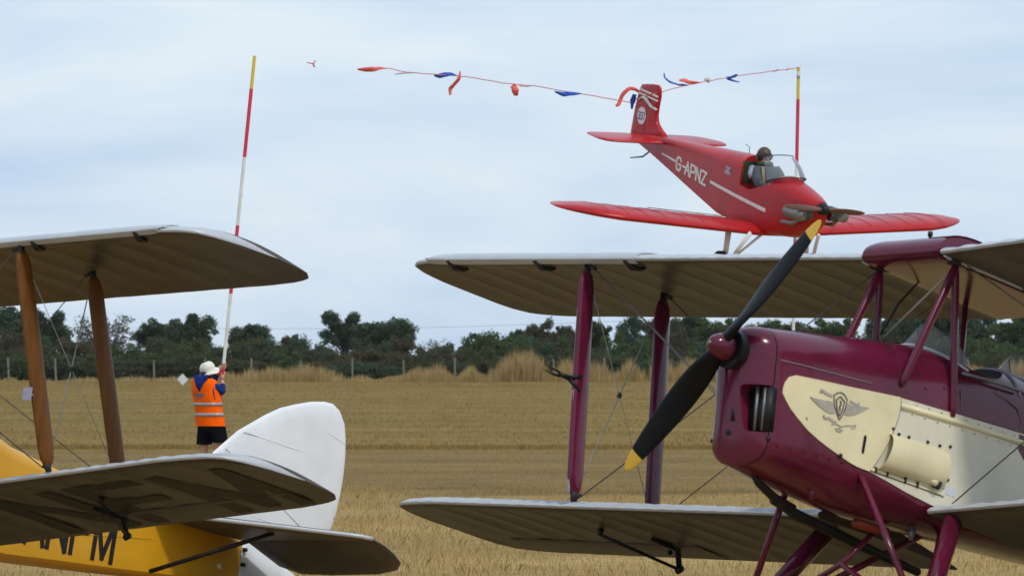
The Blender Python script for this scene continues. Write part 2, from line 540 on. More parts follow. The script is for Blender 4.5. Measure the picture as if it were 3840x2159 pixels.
AF_X = [0, .004, .012, .025, .05, .08, .12, .17, .24, .32, .42, .53, .64, .75, .85, .93, .98, 1.0]
def airfoil(tc=0.078, camber=0.035):
    """upper then lower, as (chord fraction, height / chord), closed loop from the trailing edge over the top"""
    up = []; lo = []
    for x in AF_X:
        yt = 5 * tc * (0.2969 * sqrt(x) - 0.126 * x - 0.3516 * x * x + 0.2843 * x ** 3 - 0.1015 * x ** 4) + 0.0035 * (x > .9)
        p = 0.35
        yc = camber / p ** 2 * (2 * p * x - x * x) if x < p else camber / (1 - p) ** 2 * ((1 - 2 * p) + 2 * p * x - x * x)
        up.append((x, yc + yt)); lo.append((x, yc - yt))
    return list(reversed(up)) + lo[1:]
AF = airfoil()
NU = len(AF_X)
TIP0 = ([0, .02, .06, .12, .2, .4, .6], [.60, .36, .20, .10, .052, .018, 0])
TIP1 = ([0, .02, .05, .12, .2, .3, .5], [.62, .78, .87, .94, .968, .985, 1])

class Wing:
    def __init__(s, x0, z0, sweep, dih, chord, inc, c, b, side):
        s.x0, s.z0, s.sw, s.di, s.ch, s.inc, s.c, s.b, s.sd = x0, z0, sweep, dih, chord, inc, c, b, side
    def at(s, y, f, h=0.0):
        """span |y|, chord fraction, height above the chord line in metres"""
        d = y - s.c
        return Vector((s.x0 - d * tan(s.sw) - f * s.ch * cos(s.inc) + h * sin(-s.inc) * 0.0,
                       s.sd * y, s.z0 + d * tan(s.di) - f * s.ch * sin(s.inc) + h))
    def surf(s, y, f, top, extra=0.0):
        d = s.b - y
        f0 = float(np.interp(d, *TIP0)); f1 = float(np.interp(d, *TIP1))
        g = (f - f0) / max(1e-4, f1 - f0)
        g = min(1, max(0, g))
        pts = AF[:NU] if top else AF[NU - 1:]
        xs = [p[0] for p in pts]; hs = [p[1] for p in pts]
        if top: xs = xs[::-1]; hs = hs[::-1]
        h = float(np.interp(g, xs, hs)) * s.ch * (f1 - f0)
        return s.at(y, f, h + extra)
    def mesh(s, slat_from=None):
        mb = MB(); rings = []
        ys = list(np.arange(s.c, s.b - .5, .03)) + list(s.b - np.array([.5, .46, .42, .38, .34, .30, .26, .22, .18, .15, .12, .095, .07, .05, .035, .02, .01, .004, 0]))
        for y in ys:
            d = s.b - y
            f0 = float(np.interp(d, *TIP0)); f1 = float(np.interp(d, *TIP1))
            rib = 0.5 - 0.5 * cos(2 * pi * (y - s.c) / 0.30)       # 0 at a rib, 1 midway
            nose = 0.5 - 0.5 * cos(2 * pi * (y - s.c) / 0.15)
            fade = min(1, d / .5)
            bay = .35 + 1.1 * random.Random(int((y - s.c) / .30) * 7 + int(s.b * 100) + (3 if s.sd > 0 else 0)).random()
            ring = []
            for k, (x, h) in enumerate(AF):
                f = f0 + (f1 - f0) * x
                hh = h * s.ch * (f1 - f0)
                top = k < NU
                if top:
                    sag = -0.010 * rib * fade * min(1, max(0, (x - .10) / .15)) * (1 if x < .95 else 0.3)
                    if x < .25:
                        sag -= 0.017 * nose * fade * max(0, 1 - abs(x - .045) / .14) * (1 if x > .006 else 0.25)
                else:
                    sag = 0.0045 * bay * rib * fade * min(1, max(0, (x - .04) / .1)) * (1 if x < .95 else 0.3)
                ring.append(s.at(y, f, hh + sag))
            rings.append(ring if s.sd > 0 else ring[::-1])
        mb.loft(rings)
        return mb
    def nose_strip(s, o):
        """one silver wing: light from above is painted on its nose as a paler colour"""
        o.data.materials.append(MATS['silver and lit edge'])
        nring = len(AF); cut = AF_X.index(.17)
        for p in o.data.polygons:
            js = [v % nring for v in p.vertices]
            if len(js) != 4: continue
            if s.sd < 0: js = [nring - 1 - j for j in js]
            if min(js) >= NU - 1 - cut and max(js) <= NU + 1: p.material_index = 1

def side_tube(mb, a, b, ra, axis=(1, 0, 0), k=2.6, taper=.055, n=14):
    """streamlined strut from a to b with pointed ends"""
    a = Vector(a); b = Vector(b); d = b - a; L = d.length
    pts = []; rs = []
    for t, q in ((0, .30), (.02, .34), (taper * .5, .62), (taper, .86), (taper * 1.7, 1.0), (.5, 1.06), (1 - taper * 1.7, 1.0), (1 - taper, .86), (1 - taper * .5, .62), (.98, .34), (1, .30)):
        pts.append(a + d * t); rs.append(ra * q)
    return mb.tube(pts, rs, n, (axis, k))

def section(x, w, zt, zs, zc, zb, n=8):
    """half outline mirrored: rounded top, flat side, tucked-in bottom"""
    half = []
    for i in range(n + 1):
        t = pi / 2 * i / n
        half.append((w * sin(t) ** 0.86, zs + (zt - zs) * cos(t) ** 0.92))
    for k in (0.25, .5, .75, .93):
        half.append((w, zs + (zc - zs) * k))
    for q, e in ((.985, .04), (.93, .28), (.80, .58), (.58, .84), (.30, .97), (0, 1.0)):
        half.append((w * q, zc + (zb - zc) * e))
    ring = [(x, y, z) for (y, z) in half] + [(x, -y, z) for (y, z) in half[-2:0:-1]]
    return ring

def interp_rows(rows, x):
    xs = [r[0] for r in rows][::-1]
    return [float(np.interp(x, xs, [r[k] for r in rows][::-1])) for k in range(1, len(rows[0]))]

def biplane(name, pose, P):
    root = pose_empty(name, pose, (P['gx'], 0, 0), drop=True)
    body, trim, fin_m, strut_m = P['body'], P['trim'], P['fin'], P['strut']
    k = P['geo']
    wings = {}
    for sd, sn in ((1, 'port'), (-1, 'starboard')):
        U = Wing(k['xu0'], k['zu0'], k['su'], k['du'], k['ch'], k['inc'], k['c'], k['bu'], sd)
        dx_, dz_ = P.get('port_root', (0, 0)) if sd > 0 else (0, 0)
        Lw = Wing(k['xl0'] + dx_, k['zl0'] + dz_, k['sl'], k['dl'], k['ch'], k['inc'], .33, k['bl'], sd)
        wings[sd] = (U, Lw)
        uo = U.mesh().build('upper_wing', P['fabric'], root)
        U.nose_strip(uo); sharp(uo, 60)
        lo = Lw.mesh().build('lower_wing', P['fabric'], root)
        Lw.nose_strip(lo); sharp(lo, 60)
        uo['label'] = sn + ' upper wing in silver doped fabric'
        lo['label'] = sn + ' lower wing in silver doped fabric'
        for wg, wo in ((U, uo), (Lw, lo)):                      # cloth tapes over the ribs
            y_ = wg.c + .30
            while y_ < wg.b - .35:
                tp_ = MB(); vs = []
                fs_ = (.03, .06, .12, .2, .3, .42, .54, .66, .735)
                for f_ in fs_:
                    vs += [wg.surf(y_ - .011, f_, False, -.0014), wg.surf(y_ + .011, f_, False, -.0014)]
                tp_.add(vs, [(2 * i_, 2 * i_ + 1, 2 * i_ + 3, 2 * i_ + 2) for i_ in range(len(fs_) - 1)])
                tp_.build('rib_tape', 'dope tape', wo)
                y_ += .30
        # leading edge slat on the outer part of the upper wing
        sl = MB(); rings = []
        y0 = P['slat'][0]; y1 = P['slat'][1]
        for y in np.arange(y0, y1 + .001, (y1 - y0) / 30):
            outer = [U.surf(y, f, True, .013) for f in (.155, .11, .07, .04, .018)]
            outer += [U.at(y, -.006, .008), U.at(y, -.007, -.006)]
            outer += [U.surf(y, f, False, -.010) for f in (.012, .028)]
            inner = [U.surf(y, .028, False, -.004), U.at(y, -.002, 0)] + [U.surf(y, f, True, .006) for f in (.03, .09, .155)]
            r = outer + inner
            rings.append(r if sd > 0 else r[::-1])
        sl.loft(rings)
        so = sl.build('slat', 'silver and lit edge', uo, angle=50)
        for yb in P['slat_hinges']:
            hb = MB()
            hb.tube([U.surf(yb, .002, False, -.006), U.surf(yb - .012, .05, False, -.022), U.surf(yb - .03, .10, False, -.016), U.surf(yb - .035, .125, False, -.002)], [.014, .020, .015, .006], 8, ((0, 1, 0), 1.5))
            hb.build('slat_bracket', 'dark metal', so)
        # interplane struts with their end fittings
        ys, yb_ = k['ys'], k['yb']
        for f, nm in ((k['ff'] + .02, 'front'), (k['fr'], 'rear')):
            a = U.surf(ys, f, False, -.012); b = Lw.surf(yb_, f, True, .012)
            st = side_tube(MB(), a, b, P['strut_r']).build('interplane_strut', strut_m, root)
            st['label'] = nm + ' interplane strut on the ' + sn + ' side'
            ft = MB()
            d = (b - a).normalized()
            ft.tube([a - d * .012, a + d * .075], [.017, .021], 8, ((1, 0, 0), 1.5))
            ft.tube([a + Vector((0, -sd * .01, .0)), a + Vector((0, -sd * .075, -.022))], [.016, .013], 8)
            ft.build('top_fitting', 'dark metal', st)
            ft = MB()
            ft.tube([b + d * .012, b - d * .065], [.018, .020], 8, ((1, 0, 0), 1.4))
            ft.tube([b, b + Vector((0, -sd * .06, .03))], [.014, .010], 8)
            ft.build('bottom_fitting', 'dark metal', st)
        # rigging wires
        fT = U.surf(ys, k['ff'] + .02, False, -.03); fB = Lw.surf(yb_, k['ff'] + .02, True, .03)
        rT = U.surf(ys, k['fr'], False, -.03); rB = Lw.surf(yb_, k['fr'], True, .03)
        inn = Vector((0, -sd * .06, 0))
        rootU = U.surf(k['c'] + .05, k['ff'] + .12, False, -.02)
        rootL = Lw.surf(.40, .10, True, .01); rootLr = Lw.surf(.40, .58, True, .01)
        rootUr = U.surf(k['c'] + .05, .62, False, -.02)
        for nm, a, b, r in (('flying_wire', fT + inn, rootL, .0035), ('flying_wire', fT + inn, rootL + Vector((-.03, 0, .02)), .0028),
                            ('landing_wire', rootU, fB + inn, .0042), ('flying_wire', rT + inn, rootLr, .0035),
                            ('landing_wire', rootUr, rB + inn, .0035),
                            ('incidence_wire', fT, rB, .0026), ('incidence_wire', rT, fB, .0046)):
            MB().tube([a, b], r, 6).build(nm, 'wire' if 'incid' not in nm else 'pale wire', root)
        mid = (fT + rB) / 2 * .5 + (rT + fB) / 2 * .5
        MB().sphere(mid, .021, 10, 8, (.5, 1, 1)).build('wire_acorn', 'dark metal', root)
        # aileron under the lower wing and its control rods
        al = MB(); rings = []
        for y in np.arange(Lw.b - 2.15, Lw.b - .32, .06):
            t = [Lw.surf(y, .745, False, -.0035), Lw.surf(y, .752, False, -.0055), Lw.surf(y, .87, False, -.0052), Lw.surf(y, .985, False, -.0025), Lw.surf(y, .985, False, .001), Lw.surf(y, .745, False, .001)]
            rings.append(t if sd > 0 else t[::-1])
        al.loft(rings)
        al.build('aileron', P['fabric'], lo, angle=50)
        ya = Lw.b - 1.65
        p1 = Lw.surf(ya, .44, False, -.01); p2 = Lw.surf(ya - .27, .60, False, -.01); p3 = Lw.surf(ya - .24, .84, False, -.13)
        rod = MB()
        rod.tube([p1 + Vector((0, 0, .01)), p1 + Vector((0, 0, -.035))], [.022, .014], 8)
        rod.tube([p1 + Vector((0, 0, -.03)), p3], .011, 8)
        rod.tube([p3 + Vector((.02, 0, -.012)), p3 + Vector((-.02, 0, .012))], .024, 8)
        rod.tube([p3, Lw.surf(ya - .255, .80, False, -.005), p2], [.020, .022, .012], 8)
        rod.sphere(Lw.surf(ya - .20, .79, False, -.035), .018)
        rod.build('aileron_control_rod', 'black paint', lo)
    # ---------------- fuselage
    rows = P['rows']
    nose_x = P['nose_end']
    xs = sorted(set([r[0] for r in rows] + list(np.arange(nose_x, -1.3, -.08)) + list(np.arange(-1.3, -6.15, -.15)) + [nose_x]), reverse=True)
    mb = MB()
    mb.loft([section(x, *interp_rows(rows, x)) for x in xs if x <= nose_x + 1e-6])
    fus = mb.build('fuselage', body, root, angle=50)
    W = lambda x: interp_rows(rows, x)[0]
    TOP = lambda x: interp_rows(rows, x)[1]
    # cockpits
    for (xa, xb) in P['cockpits']:
        ct = MB(); ring0 = []; ring1 = []
        for i in range(20):
            t = 2 * pi * i / 20
            cx, cy = cos(t), sin(t)
            ex = (xa + xb) / 2 + (xa - xb) / 2 * (abs(cx) ** .7) * (1 if cx > 0 else -1)
            ey = .255 * (abs(cy) ** .75) * (1 if cy > 0 else -1)
            ring0.append((ex, ey, -.25)); ring1.append((ex, ey, .9))
        ct.loft([ring0, ring1])
        boolean_cut(fus, ct)
        lip = MB()
        xm = (xa + xb) / 2
        for s_ in (1, -1):
            pass
    # nose cowl with its air intake
    nb = MB()
    nxs = [r[0] for r in rows if r[0] >= nose_x - 1e-6]
    nxs = sorted(set(nxs + list(np.arange(-.22, nose_x, -.04)) + [nose_x]), reverse=True)
    nrings = []
    for x in nxs:
        w, zt, zs, zc, zb = interp_rows(rows, x)
        ring = section(x, w + .003, zt + .003, zs, zc, zb - .003)
        rk = max(0, (x - nose_x) / (-.085 - nose_x)) * .085        # the face of the cowl slopes back towards the bottom
        nrings.append([(px_ - rk * min(1.15, max(0, -(pz_ + .05) / .5)), py_, pz_) for px_, py_, pz_ in ring])
    nb.loft(nrings)
    nose = nb.build('nose_cowl', body, root, angle=50)
    it = MB()
    # slanted pocket on the front port corner
    po = [(.052, -.235), (.055, -.215), (.072, -.203), (.215, -.195), (.238, -.205), (.247, -.228), (.236, -.44), (.228, -.462), (.208, -.472), (.10, -.468), (.082, -.458), (.074, -.438)]
    it.prism([(y, z) for y, z in po], lambda u, v, d: (d, u, v), -.30, .10)
    boolean_cut(nose, it)
    ib = MB().box((-.228, .135, -.335), (.03, .085, .128)); ib.build('engine_block', 'black paint', nose)
    for yy, xx in ((.130, -.185), (.175, -.200)):
        MB().tube([(xx, yy, -.205), (xx - .004, yy + .004, -.462)], [.011, .009], 10).build('pushrod_tube', 'grey metal', nose)
    MB().prism([(-.012, -.31), (.004, -.31), (.008, -.41), (-.008, -.41)], lambda u, v, d: (d, u, v), -.20, -.1345).build('intake_slot', 'black paint', nose)
    MB().tube([(-.22, -.036, -.468), (-.1545, -.036, -.468)], .021, 14).build('starter_hole', 'black paint', nose)
    # nose ring seam and hinge line
    xs_ = nose_x - .002
    w, zt, zs, zc, zb = interp_rows(rows, xs_)
    seam = MB(); a = section(xs_, w + .0045, zt + .0045, zs, zc, zb - .004); b_ = section(xs_ - .007, w + .005, zt + .005, zs, zc, zb - .004)
    seam.loft([a, b_], cap=False)
    seam.build('cowl_seam', 'black paint', nose)
    for sd in (1, -1):
        hp = MB()
        pts = [(x, sd * (W(x) + .001), -.035 + (-.24 - x) * .018) for x in np.arange(-.25, -1.02, -.05)]
        hp.tube(pts, .0048, 6)
        hp.build('cowl_hinge', 'emblem dark', fus)
        for x, z in ((-.226, -.503), (-.80, -.493)):
            MB().tube([(x, sd * (W(x) - .004), z), (x, sd * (W(x) + .012), z)], [.016, .013], 12).build('cowl_fastener', 'dark metal', fus)
    xr = -1.245
    w, zt, zs, zc, zb = interp_rows(rows, xr)
    a_ = [q for q in section(xr, w + .0015, zt + .0015, zs, zc, zb) if q[2] > -.04]
    a_.sort(key=lambda q: math.atan2(q[1], q[2]))
    MB().tube(a_, .0018, 6).build('firewall_seam', 'black paint', fus)
    for i_ in range(9):
        x_ = -.30 - i_ * .105
        MB().tube([(x_, W(x_) - .002, -.530), (x_, W(x_) + .004, -.530)], .0065, 8).build('cowl_screw', 'dark metal', fus)
    for i_ in range(6):
        q = a_[len(a_) // 2 + i_ - 1] if len(a_) // 2 + i_ - 1 < len(a_) else a_[-1]
        MB().sphere((xr + .03, q[1], q[2]), .006, 8, 6).build('cowl_screw', 'dark metal', fus)
    # front hub plate, spinner and propeller
    pr = MB().tube([(-.10, 0, 0), (-.035, 0, 0)], [.116, .116], 28)
    prop = pr.build('propeller', 'black paint', root, angle=40)
    ph = P['prop_angle']
    for s_ in (1, -1):
        d = Vector((0, sin(ph), cos(ph))) * s_
        tdir = Vector((1, 0, 0)).cross(d)
        rings = []; tip_rings = []
        for r in [.02, .06, .10, .14, .18, .23, .30, .38, .46, .54, .62, .70, .77, .82, .845, .87, .90, .925, .945, .957, .963, .966]:
            ch = float(np.interp(r, [0, .06, .12, .2, .35, .5, .65, .8, .9, .945, .96, .966], [.085, .10, .125, .15, .172, .170, .152, .120, .084, .052, .028, .008]))
            th = float(np.interp(r, [0, .06, .12, .2, .35, .5, .7, .9, .966], [.085, .085, .075, .058, .038, .027, .018, .010, .004]))
            be = atan2(1.05, 2 * pi * max(r, .16))
            c_ = Vector(tdir) * cos(be) - Vector((1, 0, 0)) * sin(be)
            n_ = Vector((1, 0, 0)) * cos(be) + Vector(tdir) * sin(be)
            cen = d * r + Vector((.015, 0, 0))
            ring = []
            for j in range(18):
                t = 2 * pi * j / 18
                yy = sin(t) * th / 2
                if yy < 0: yy *= .55
                ring.append(cen + c_ * (cos(t) * ch / 2) + n_ * yy)
            (rings if r <= .845 else tip_rings).append(ring)
        tip_rings.insert(0, rings[-1])
        MB().loft(rings).build('blade', 'prop black', prop, angle=60)
        MB().loft(tip_rings).build('blade_tip', 'tip yellow', prop, angle=60)
    sp = MB(); rings = []
    for x, r in ((-.02, .078), (.01, .079), (.045, .072), (.08, .058), (.105, .040), (.118, .024), (.121, .014)):
        rings.append([(x, r * cos(2 * pi * j / 24), r * sin(2 * pi * j / 24)) for j in range(24)])
    spin = sp.loft(rings).build('spinner', body, prop, angle=60)
    MB().tube([(.118, 0, 0), (.132, 0, 0)], [.013, .010], 12).build('spinner_bolt', 'bright metal', prop)
    # ---------------- centre section tank and cabane
    U = wings[1][0]
    tk = MB(); rings = []
    tprof = [(f_, .46 * sqrt(f_) * (1 - f_) ** 1.12 + .004 * f_) for f_ in (0, .002, .006, .012, .022, .035, .05, .07, .095, .125, .16, .2, .25, .3, .36, .42, .5, .58, .66, .74, .82, .9, .96, 1.0)]
    bprof = [(.995, -.012), (.8, -.016), (.5, -.022), (.25, -.030), (.10, -.036), (.04, -.032), (.012, -.018)]
    for y in np.linspace(-k['c'] + .012, k['c'] - .012, 24):
        e = max(0, (abs(y) - k['c'] + .05) / .05)
        r = []
        for f, h in tprof + bprof:
            q = U.at(k['c'], f * 1.0 - .008, h * (1 - .10 * e))
            r.append((q.x, y, q.z))
        rings.append(r)
    tk.loft(rings)
    tank = tk.build('fuel_tank', body, root, angle=45)
    # corrugations on the port end of the tank top
    for j in range(16):
        y = k['c'] - .018 - j * .0095
        cr = MB()
        pts = []
        for f, h in tprof[7:20]:
            q = U.at(k['c'], f - .008, h + .0005); pts.append((q.x, y, q.z))
        cr.tube(pts, .0032, 6)
        cr.build('tank_rib', body, tank)
    for y, f, h1, r1, m_ in ((-.125, .30, .235, .012, 'dark metal'), (-.185, .30, .20, .014, body)):
        q = U.at(k['c'], f, 0)
        g_ = MB().tube([(q.x, y, q.z + .15), (q.x, y, q.z + h1), (q.x, y, q.z + h1 + .003), (q.x, y, q.z + h1 + (.03 if h1 > .22 else .012))], [r1 * .8, r1 * .8, r1 * 1.35, r1 * 1.25], 12)
        g_.build('fuel_gauge' if h1 > .22 else 'filler_cap', m_, tank)
    # centre section spar fittings at the wing roots
    for sd in (1, -1):
        for f in (.10, .62):
            q = wings[sd][0].surf(k['c'] + .01, f, False, -.004)
            MB().box(q, (.045, .016, .014)).build('spar_fitting', 'dark metal', tank)
        # root end rib of the silver wing
        U_ = wings[sd][0]
        e = MB()
        e.tube([U_.surf(k['c'] + .012, f, False, -.006) for f in (.02, .06, .12, .3, .5, .7, .97)], [.006, .010, .011, .011, .010, .009, .005], 8)
        e.build('root_seal', 'silver and lit edge', tank)
    cx, cz = P['cab_top']
    for sd in (1, -1):
        top = Vector((cx, sd * .295, cz))
        for (bx, by, bz, nm) in P['cab_feet']:
            b = Vector((bx, sd * by, bz if sd > 0 or nm != 'front' else bz))
            mb = MB(); mb.tube([top + Vector((0, 0, .02)), top.lerp(b, .06), top.lerp(b, .94), b], [.014, .021, .021, .012], 10, ((1, 0, 0), 1.35))
            mb.build('cabane_strut', body, root)
        rt = Vector((P['cab_rear'][0], sd * .295, P['cab_rear'][1])); rb = Vector((P['cab_rear'][0] - .03, sd * .30, P['cab_rear'][2]))
        MB().tube([rt, rb], .015, 10, ((1, 0, 0), 1.4)).build('cabane_strut', body, root)
        MB().box(top + Vector((0, 0, .03)), (.05, .03, .022)).build('cabane_fitting', 'dark metal', root)
    MB().tube([(cx, .27, cz - .02), (cx - .05, -.29, P['cab_feet'][1][2] + .48)], .0065, 8).build('cross_brace', 'pale wire', root)
    MB().tube([(cx - .3, -.22, cz + .02), (cx - .16, -.26, cz - .16), (cx - .10, -.285, cz - .30), (cx - .06, -.295, .45)], [.005, .008, .006, .004], 8).build('fuel_pipe', 'dark metal', root)
    # ---------------- windscreens and cockpit rails
    for (xa, xb) in P['cockpits']:
        zb_ = TOP(xa + .1)
        ws = MB()
        n = 14
        lowr = []; upr = []
        for i in range(n + 1):
            t = -1 + 2 * i / n
            y = .245 * t
            wv = interp_rows(rows, xa + .18)
            w_, zt_, zs_ = wv[0], wv[1], wv[2]
            ang = math.asin(min(1, (abs(y) / w_) ** (1 / .86)))
            zl = zs_ + (zt_ - zs_) * cos(ang) ** .92
            lowr.append((xa + .19 - .30 * abs(t) ** 2, y, zl + .006))
            upr.append((xa + .055 - .26 * abs(t) ** 2, y * .74, zl + .165 * (1 - .45 * t * t)))
        ws.loft([lowr, upr], cap=False, closed=False)
        w_o = ws.build('windscreen', 'perspex', root)
        MB().tube(lowr, .012, 8, ((1, 0, 0), 1.9)).build('windscreen_frame', 'silver and lit edge', w_o)
        MB().tube(upr, .004, 8).build('windscreen_rim', 'grey metal', w_o)
        for sd in (1, -1):
            rl = MB().tube([(xa + .01, sd * .305, .205), (xa - .25, sd * .312, .212), (xb + .02, sd * .305, .212)], [.011, .012, .011], 8)
            rl.build('cockpit_rail', 'grey metal', root)
        # dark leather roll and bulkhead behind the cockpit
        bk = MB()
        pts = section(xb + .012, *interp_rows(rows, xb))
        hh = [q for q in pts if q[2] > .12]
        top = sorted(hh, key=lambda q: q[1])
        poly = [(q[1] * .88, .12 + (q[2] - .12) * .99) for q in top]
        bk.prism(poly, lambda u, v, d: (xb + d, u, v), .002, .035)
        bk.build('seat_bulkhead', 'leather', root, angle=40)
        sc = MB().tube([(xb - .01, q[1] * 1.0, q[2] * 1.0 + .006) for q in top], .010, 8)
        sc.build('coaming', 'lavender grey', root)
    # cockpit door on the port side
    sx = lambda off: (lambda u, v, d: (u, W(u) + off + d, v))
    dr = MB().tube([(x, W(x) + .0015, z) for x, z in ((-1.79, .10), (-1.80, -.01), (-1.82, -.028), (-2.0, -.030), (-2.34, -.033), (-2.375, -.02), (-2.372, .03), (-2.33, .095), (-2.25, .125), (-2.13, .17))], .0035, 6)
    dr.build('door_seam', 'emblem dark', fus)
    # ---------------- undercarriage
    gx, gzv = P['gx'], P['gz']
    tr = P['track']
    for sd in (1, -1):
        wl_ = MB(); rings = []
        rw = .235
        for (dy, r) in ((-.075, rw * .55), (-.085, rw * .78), (-.07, rw * .94), (-.03, rw), (.03, rw), (.07, rw * .94), (.085, rw * .78), (.075, rw * .55)):
            rings.append([(gx + r * cos(2 * pi * j / 28), sd * tr + dy, gzv + rw + r * sin(2 * pi * j / 28)) for j in range(28)])
        wh = wl_.loft(rings).build('wheel', 'rubber', root, angle=50)
        MB().tube([(gx, sd * tr - .078, gzv + rw), (gx, sd * tr + .078, gzv + rw)], .125, 20).build('wheel_hub', body, wh)
        ax = Vector((gx, sd * (tr - .09), gzv + rw))
        for nm, a, r, kk in (('radius_rod', (-1.0, sd * .27, -.565), .019, 1.3), ('main_leg', (P['leg_top'][0], sd * .47, P['leg_top'][1]), .052, 1.25), ('rear_strut', (-2.05, sd * .05, -.70), .020, 1.3)):
            MB().tube([a, ax], [r, r * .9], 12, ((1, 0, 0), kk)).build(nm, body, root)
    MB().tube([(gx, -tr + .08, gzv + .235), (gx - .05, 0, gzv + .62), (gx, tr - .08, gzv + .235)], .02, 8).build('axle', body, root)
    MB().tube([(-1.5, 0, -.80), (gx - .05, 0, gzv + .62)], .017, 8).build('axle_brace', body, root)
    MB().tube([(-.62, -.05, -.78), (-.85, -.07, -.82), (-1.2, -.08, -.86), (-2.02, -.08, -.955)], [.028, .032, .032, .026], 12).build('exhaust_pipe', 'black paint', root)
    eb = MB().tube([(-.36, -.02, -.66), (-.44, -.02, -.715), (-.60, -.03, -.77), (-.78, -.03, -.80)], [.012, .022, .028, .024], 12); eb.build('exhaust_manifold', 'black paint', root)
    MB().tube([(-1.25, .05, -.80), (-1.55, .04, -.80)], .03, 10).build('oil_filter', 'engine red', root)
    MB().tube([(-1.66, .14, -.76), (-1.66, .145, -.83)], [.030, .014], 10).build('drain_cup', 'grey metal', root)
    MB().tube([(-.75, .12, -.68), (-.76, .12, -.755)], [.022, .017], 10).build('breather_pipe', body, root)
    # tail skid
    MB().tube([(-5.95, 0, -.50), (-6.25, 0, P['skid_z']), (-6.45, 0, P['skid_z'] - .01)], [.02, .022, .02], 8, ((0, 1, 0), 1.6)).build('tail_skid', 'dark metal', root)
    # ---------------- tail
    fo = P['fin_outline']
    def slab(poly, y0, mname, nm, par, th=.035):
        n = len(poly); cxm = sum(p[0] for p in poly) / n; czm = sum(p[1] for p in poly) / n
        mb = MB()
        rings = []
        for s_, q, yy in ((0, 1.0, 0), (1, .985, th * .35), (2, .93, th * .7), (3, .75, th)):
            rings.append([(cxm + (x - cxm) * q, y0 + yy, czm + (z - czm) * q) for x, z in poly])
        neg = [[(x, 2 * y0 - y, z) for x, y, z in r] for r in rings[1:]]
        mb.loft(list(reversed(neg)) + rings)
        return mb.build(nm, mname, par, angle=60)
    fin = slab(fo, 0, fin_m, 'fin_and_rudder', root)
    for z, xa, xb in ((.62, -6.02, -7.20), (.18, -6.25, -7.19), (.79, -6.95, -7.2), (-.02, -6.2, -7.12)):
        MB().tube([(xa, .034, z + .0), (xa * .5 + xb * .5, .0355, z - .035), (xb, .02, z - .06)], .0035, 6).build('rudder_rib', fin_m, fin)
    slab([(-6.16, -.20), (-6.25, -.22), (-6.55, -.32), (-6.80, -.40), (-6.85, -.44), (-6.7, -.50), (-6.2, -.55), (-6.16, -.52)], 0, fin_m, 'rudder_foot', fin, .03)
    MB().tube([(-6.155, .01, -.22), (-6.15, .01, -.56)], .018, 8).build('stern_post', 'grey metal', root)
    for dz in (-.30, -.42):
        MB().box((-6.19, .035, dz), (.014, .016, .014)).build('rudder_hinge', 'dark metal', fin)
    for sd in (1, -1):
        def plate(poly, zf, th, nm, par, m_):
            n = len(poly); ax_ = sum(p[0] for p in poly) / n; ay_ = sum(p[1] for p in poly) / n
            rings = []
            for q, h in ((1, 0), (.99, th * .45), (.95, th * .8), (.8, th)):
                rings.append([(ax_ + (x - ax_) * q, sd * (ay_ + (y - ay_) * q), zf(x) + h) for x, y in poly])
            neg = [[(p[0], p[1], 2 * zf(pl[0]) - p[2]) if False else (p[0], p[1], p[2]) for p, pl in zip(r, poly)] for r in rings]
            low = []
            for q, h in ((.8, -th), (.95, -th * .8), (.99, -th * .45)):
                low.append([(ax_ + (x - ax_) * q, sd * (ay_ + (y - ay_) * q), zf(x) + h) for x, y in poly])
            mb = MB().loft(low + rings)
            return mb.build(nm, m_, par, angle=60)
        tp = plate([(-4.95, .06), (-4.98, .18), (-5.23, .51), (-5.60, 1.0), (-5.93, 1.42), (-6.0, 1.48), (-6.09, 1.49), (-6.09, .06)], lambda x: -.205 - .02 * (-4.95 - x) / 1.15, .026, 'tailplane', root, P['fabric'])
        MB().tube([(x, sd * y, -.205 - .02 * (-4.95 - x) / 1.15) for x, y in ((-4.985, .18), (-5.23, .51), (-5.60, 1.0), (-5.93, 1.42), (-6.0, 1.485), (-6.10, 1.497))], .016, 8).build('leading_edge', 'silver and lit edge', tp)  # tailplane edge made paler, its brightness in light put into the colour
        T20 = tan(radians(20))
        el = plate([(-6.10, .10), (-6.10, 1.50), (-6.16, 1.53), (-6.22, 1.546), (-6.33, 1.54), (-6.45, 1.50), (-6.54, 1.39), (-6.60, 1.15), (-6.62, .6), (-6.61, .25), (-6.50, .12)], lambda x: -.228 + (x + 6.1) * T20, .018, 'elevator', root, P['fabric'])
        # tailplane stay
        MB().tube([(-5.05, sd * .17, -.66), (-5.72, sd * .80, -.245)], .016, 8, ((1, 0, 0), 1.4)).build('tailplane_strut', 'black paint', root)
        MB().tube([(-5.10, sd * .05, -.21), (-5.88, sd * .20, -.235)], .006, 6).build('tailplane_gap_seal', 'dark metal', root)
        MB().tube([(-5.85, sd * .028, .45), (-5.9, sd * .95, -.2)], .003, 6).build('fin_brace_wire', 'wire', root)
    return root, fus, wings, W, interp_rows
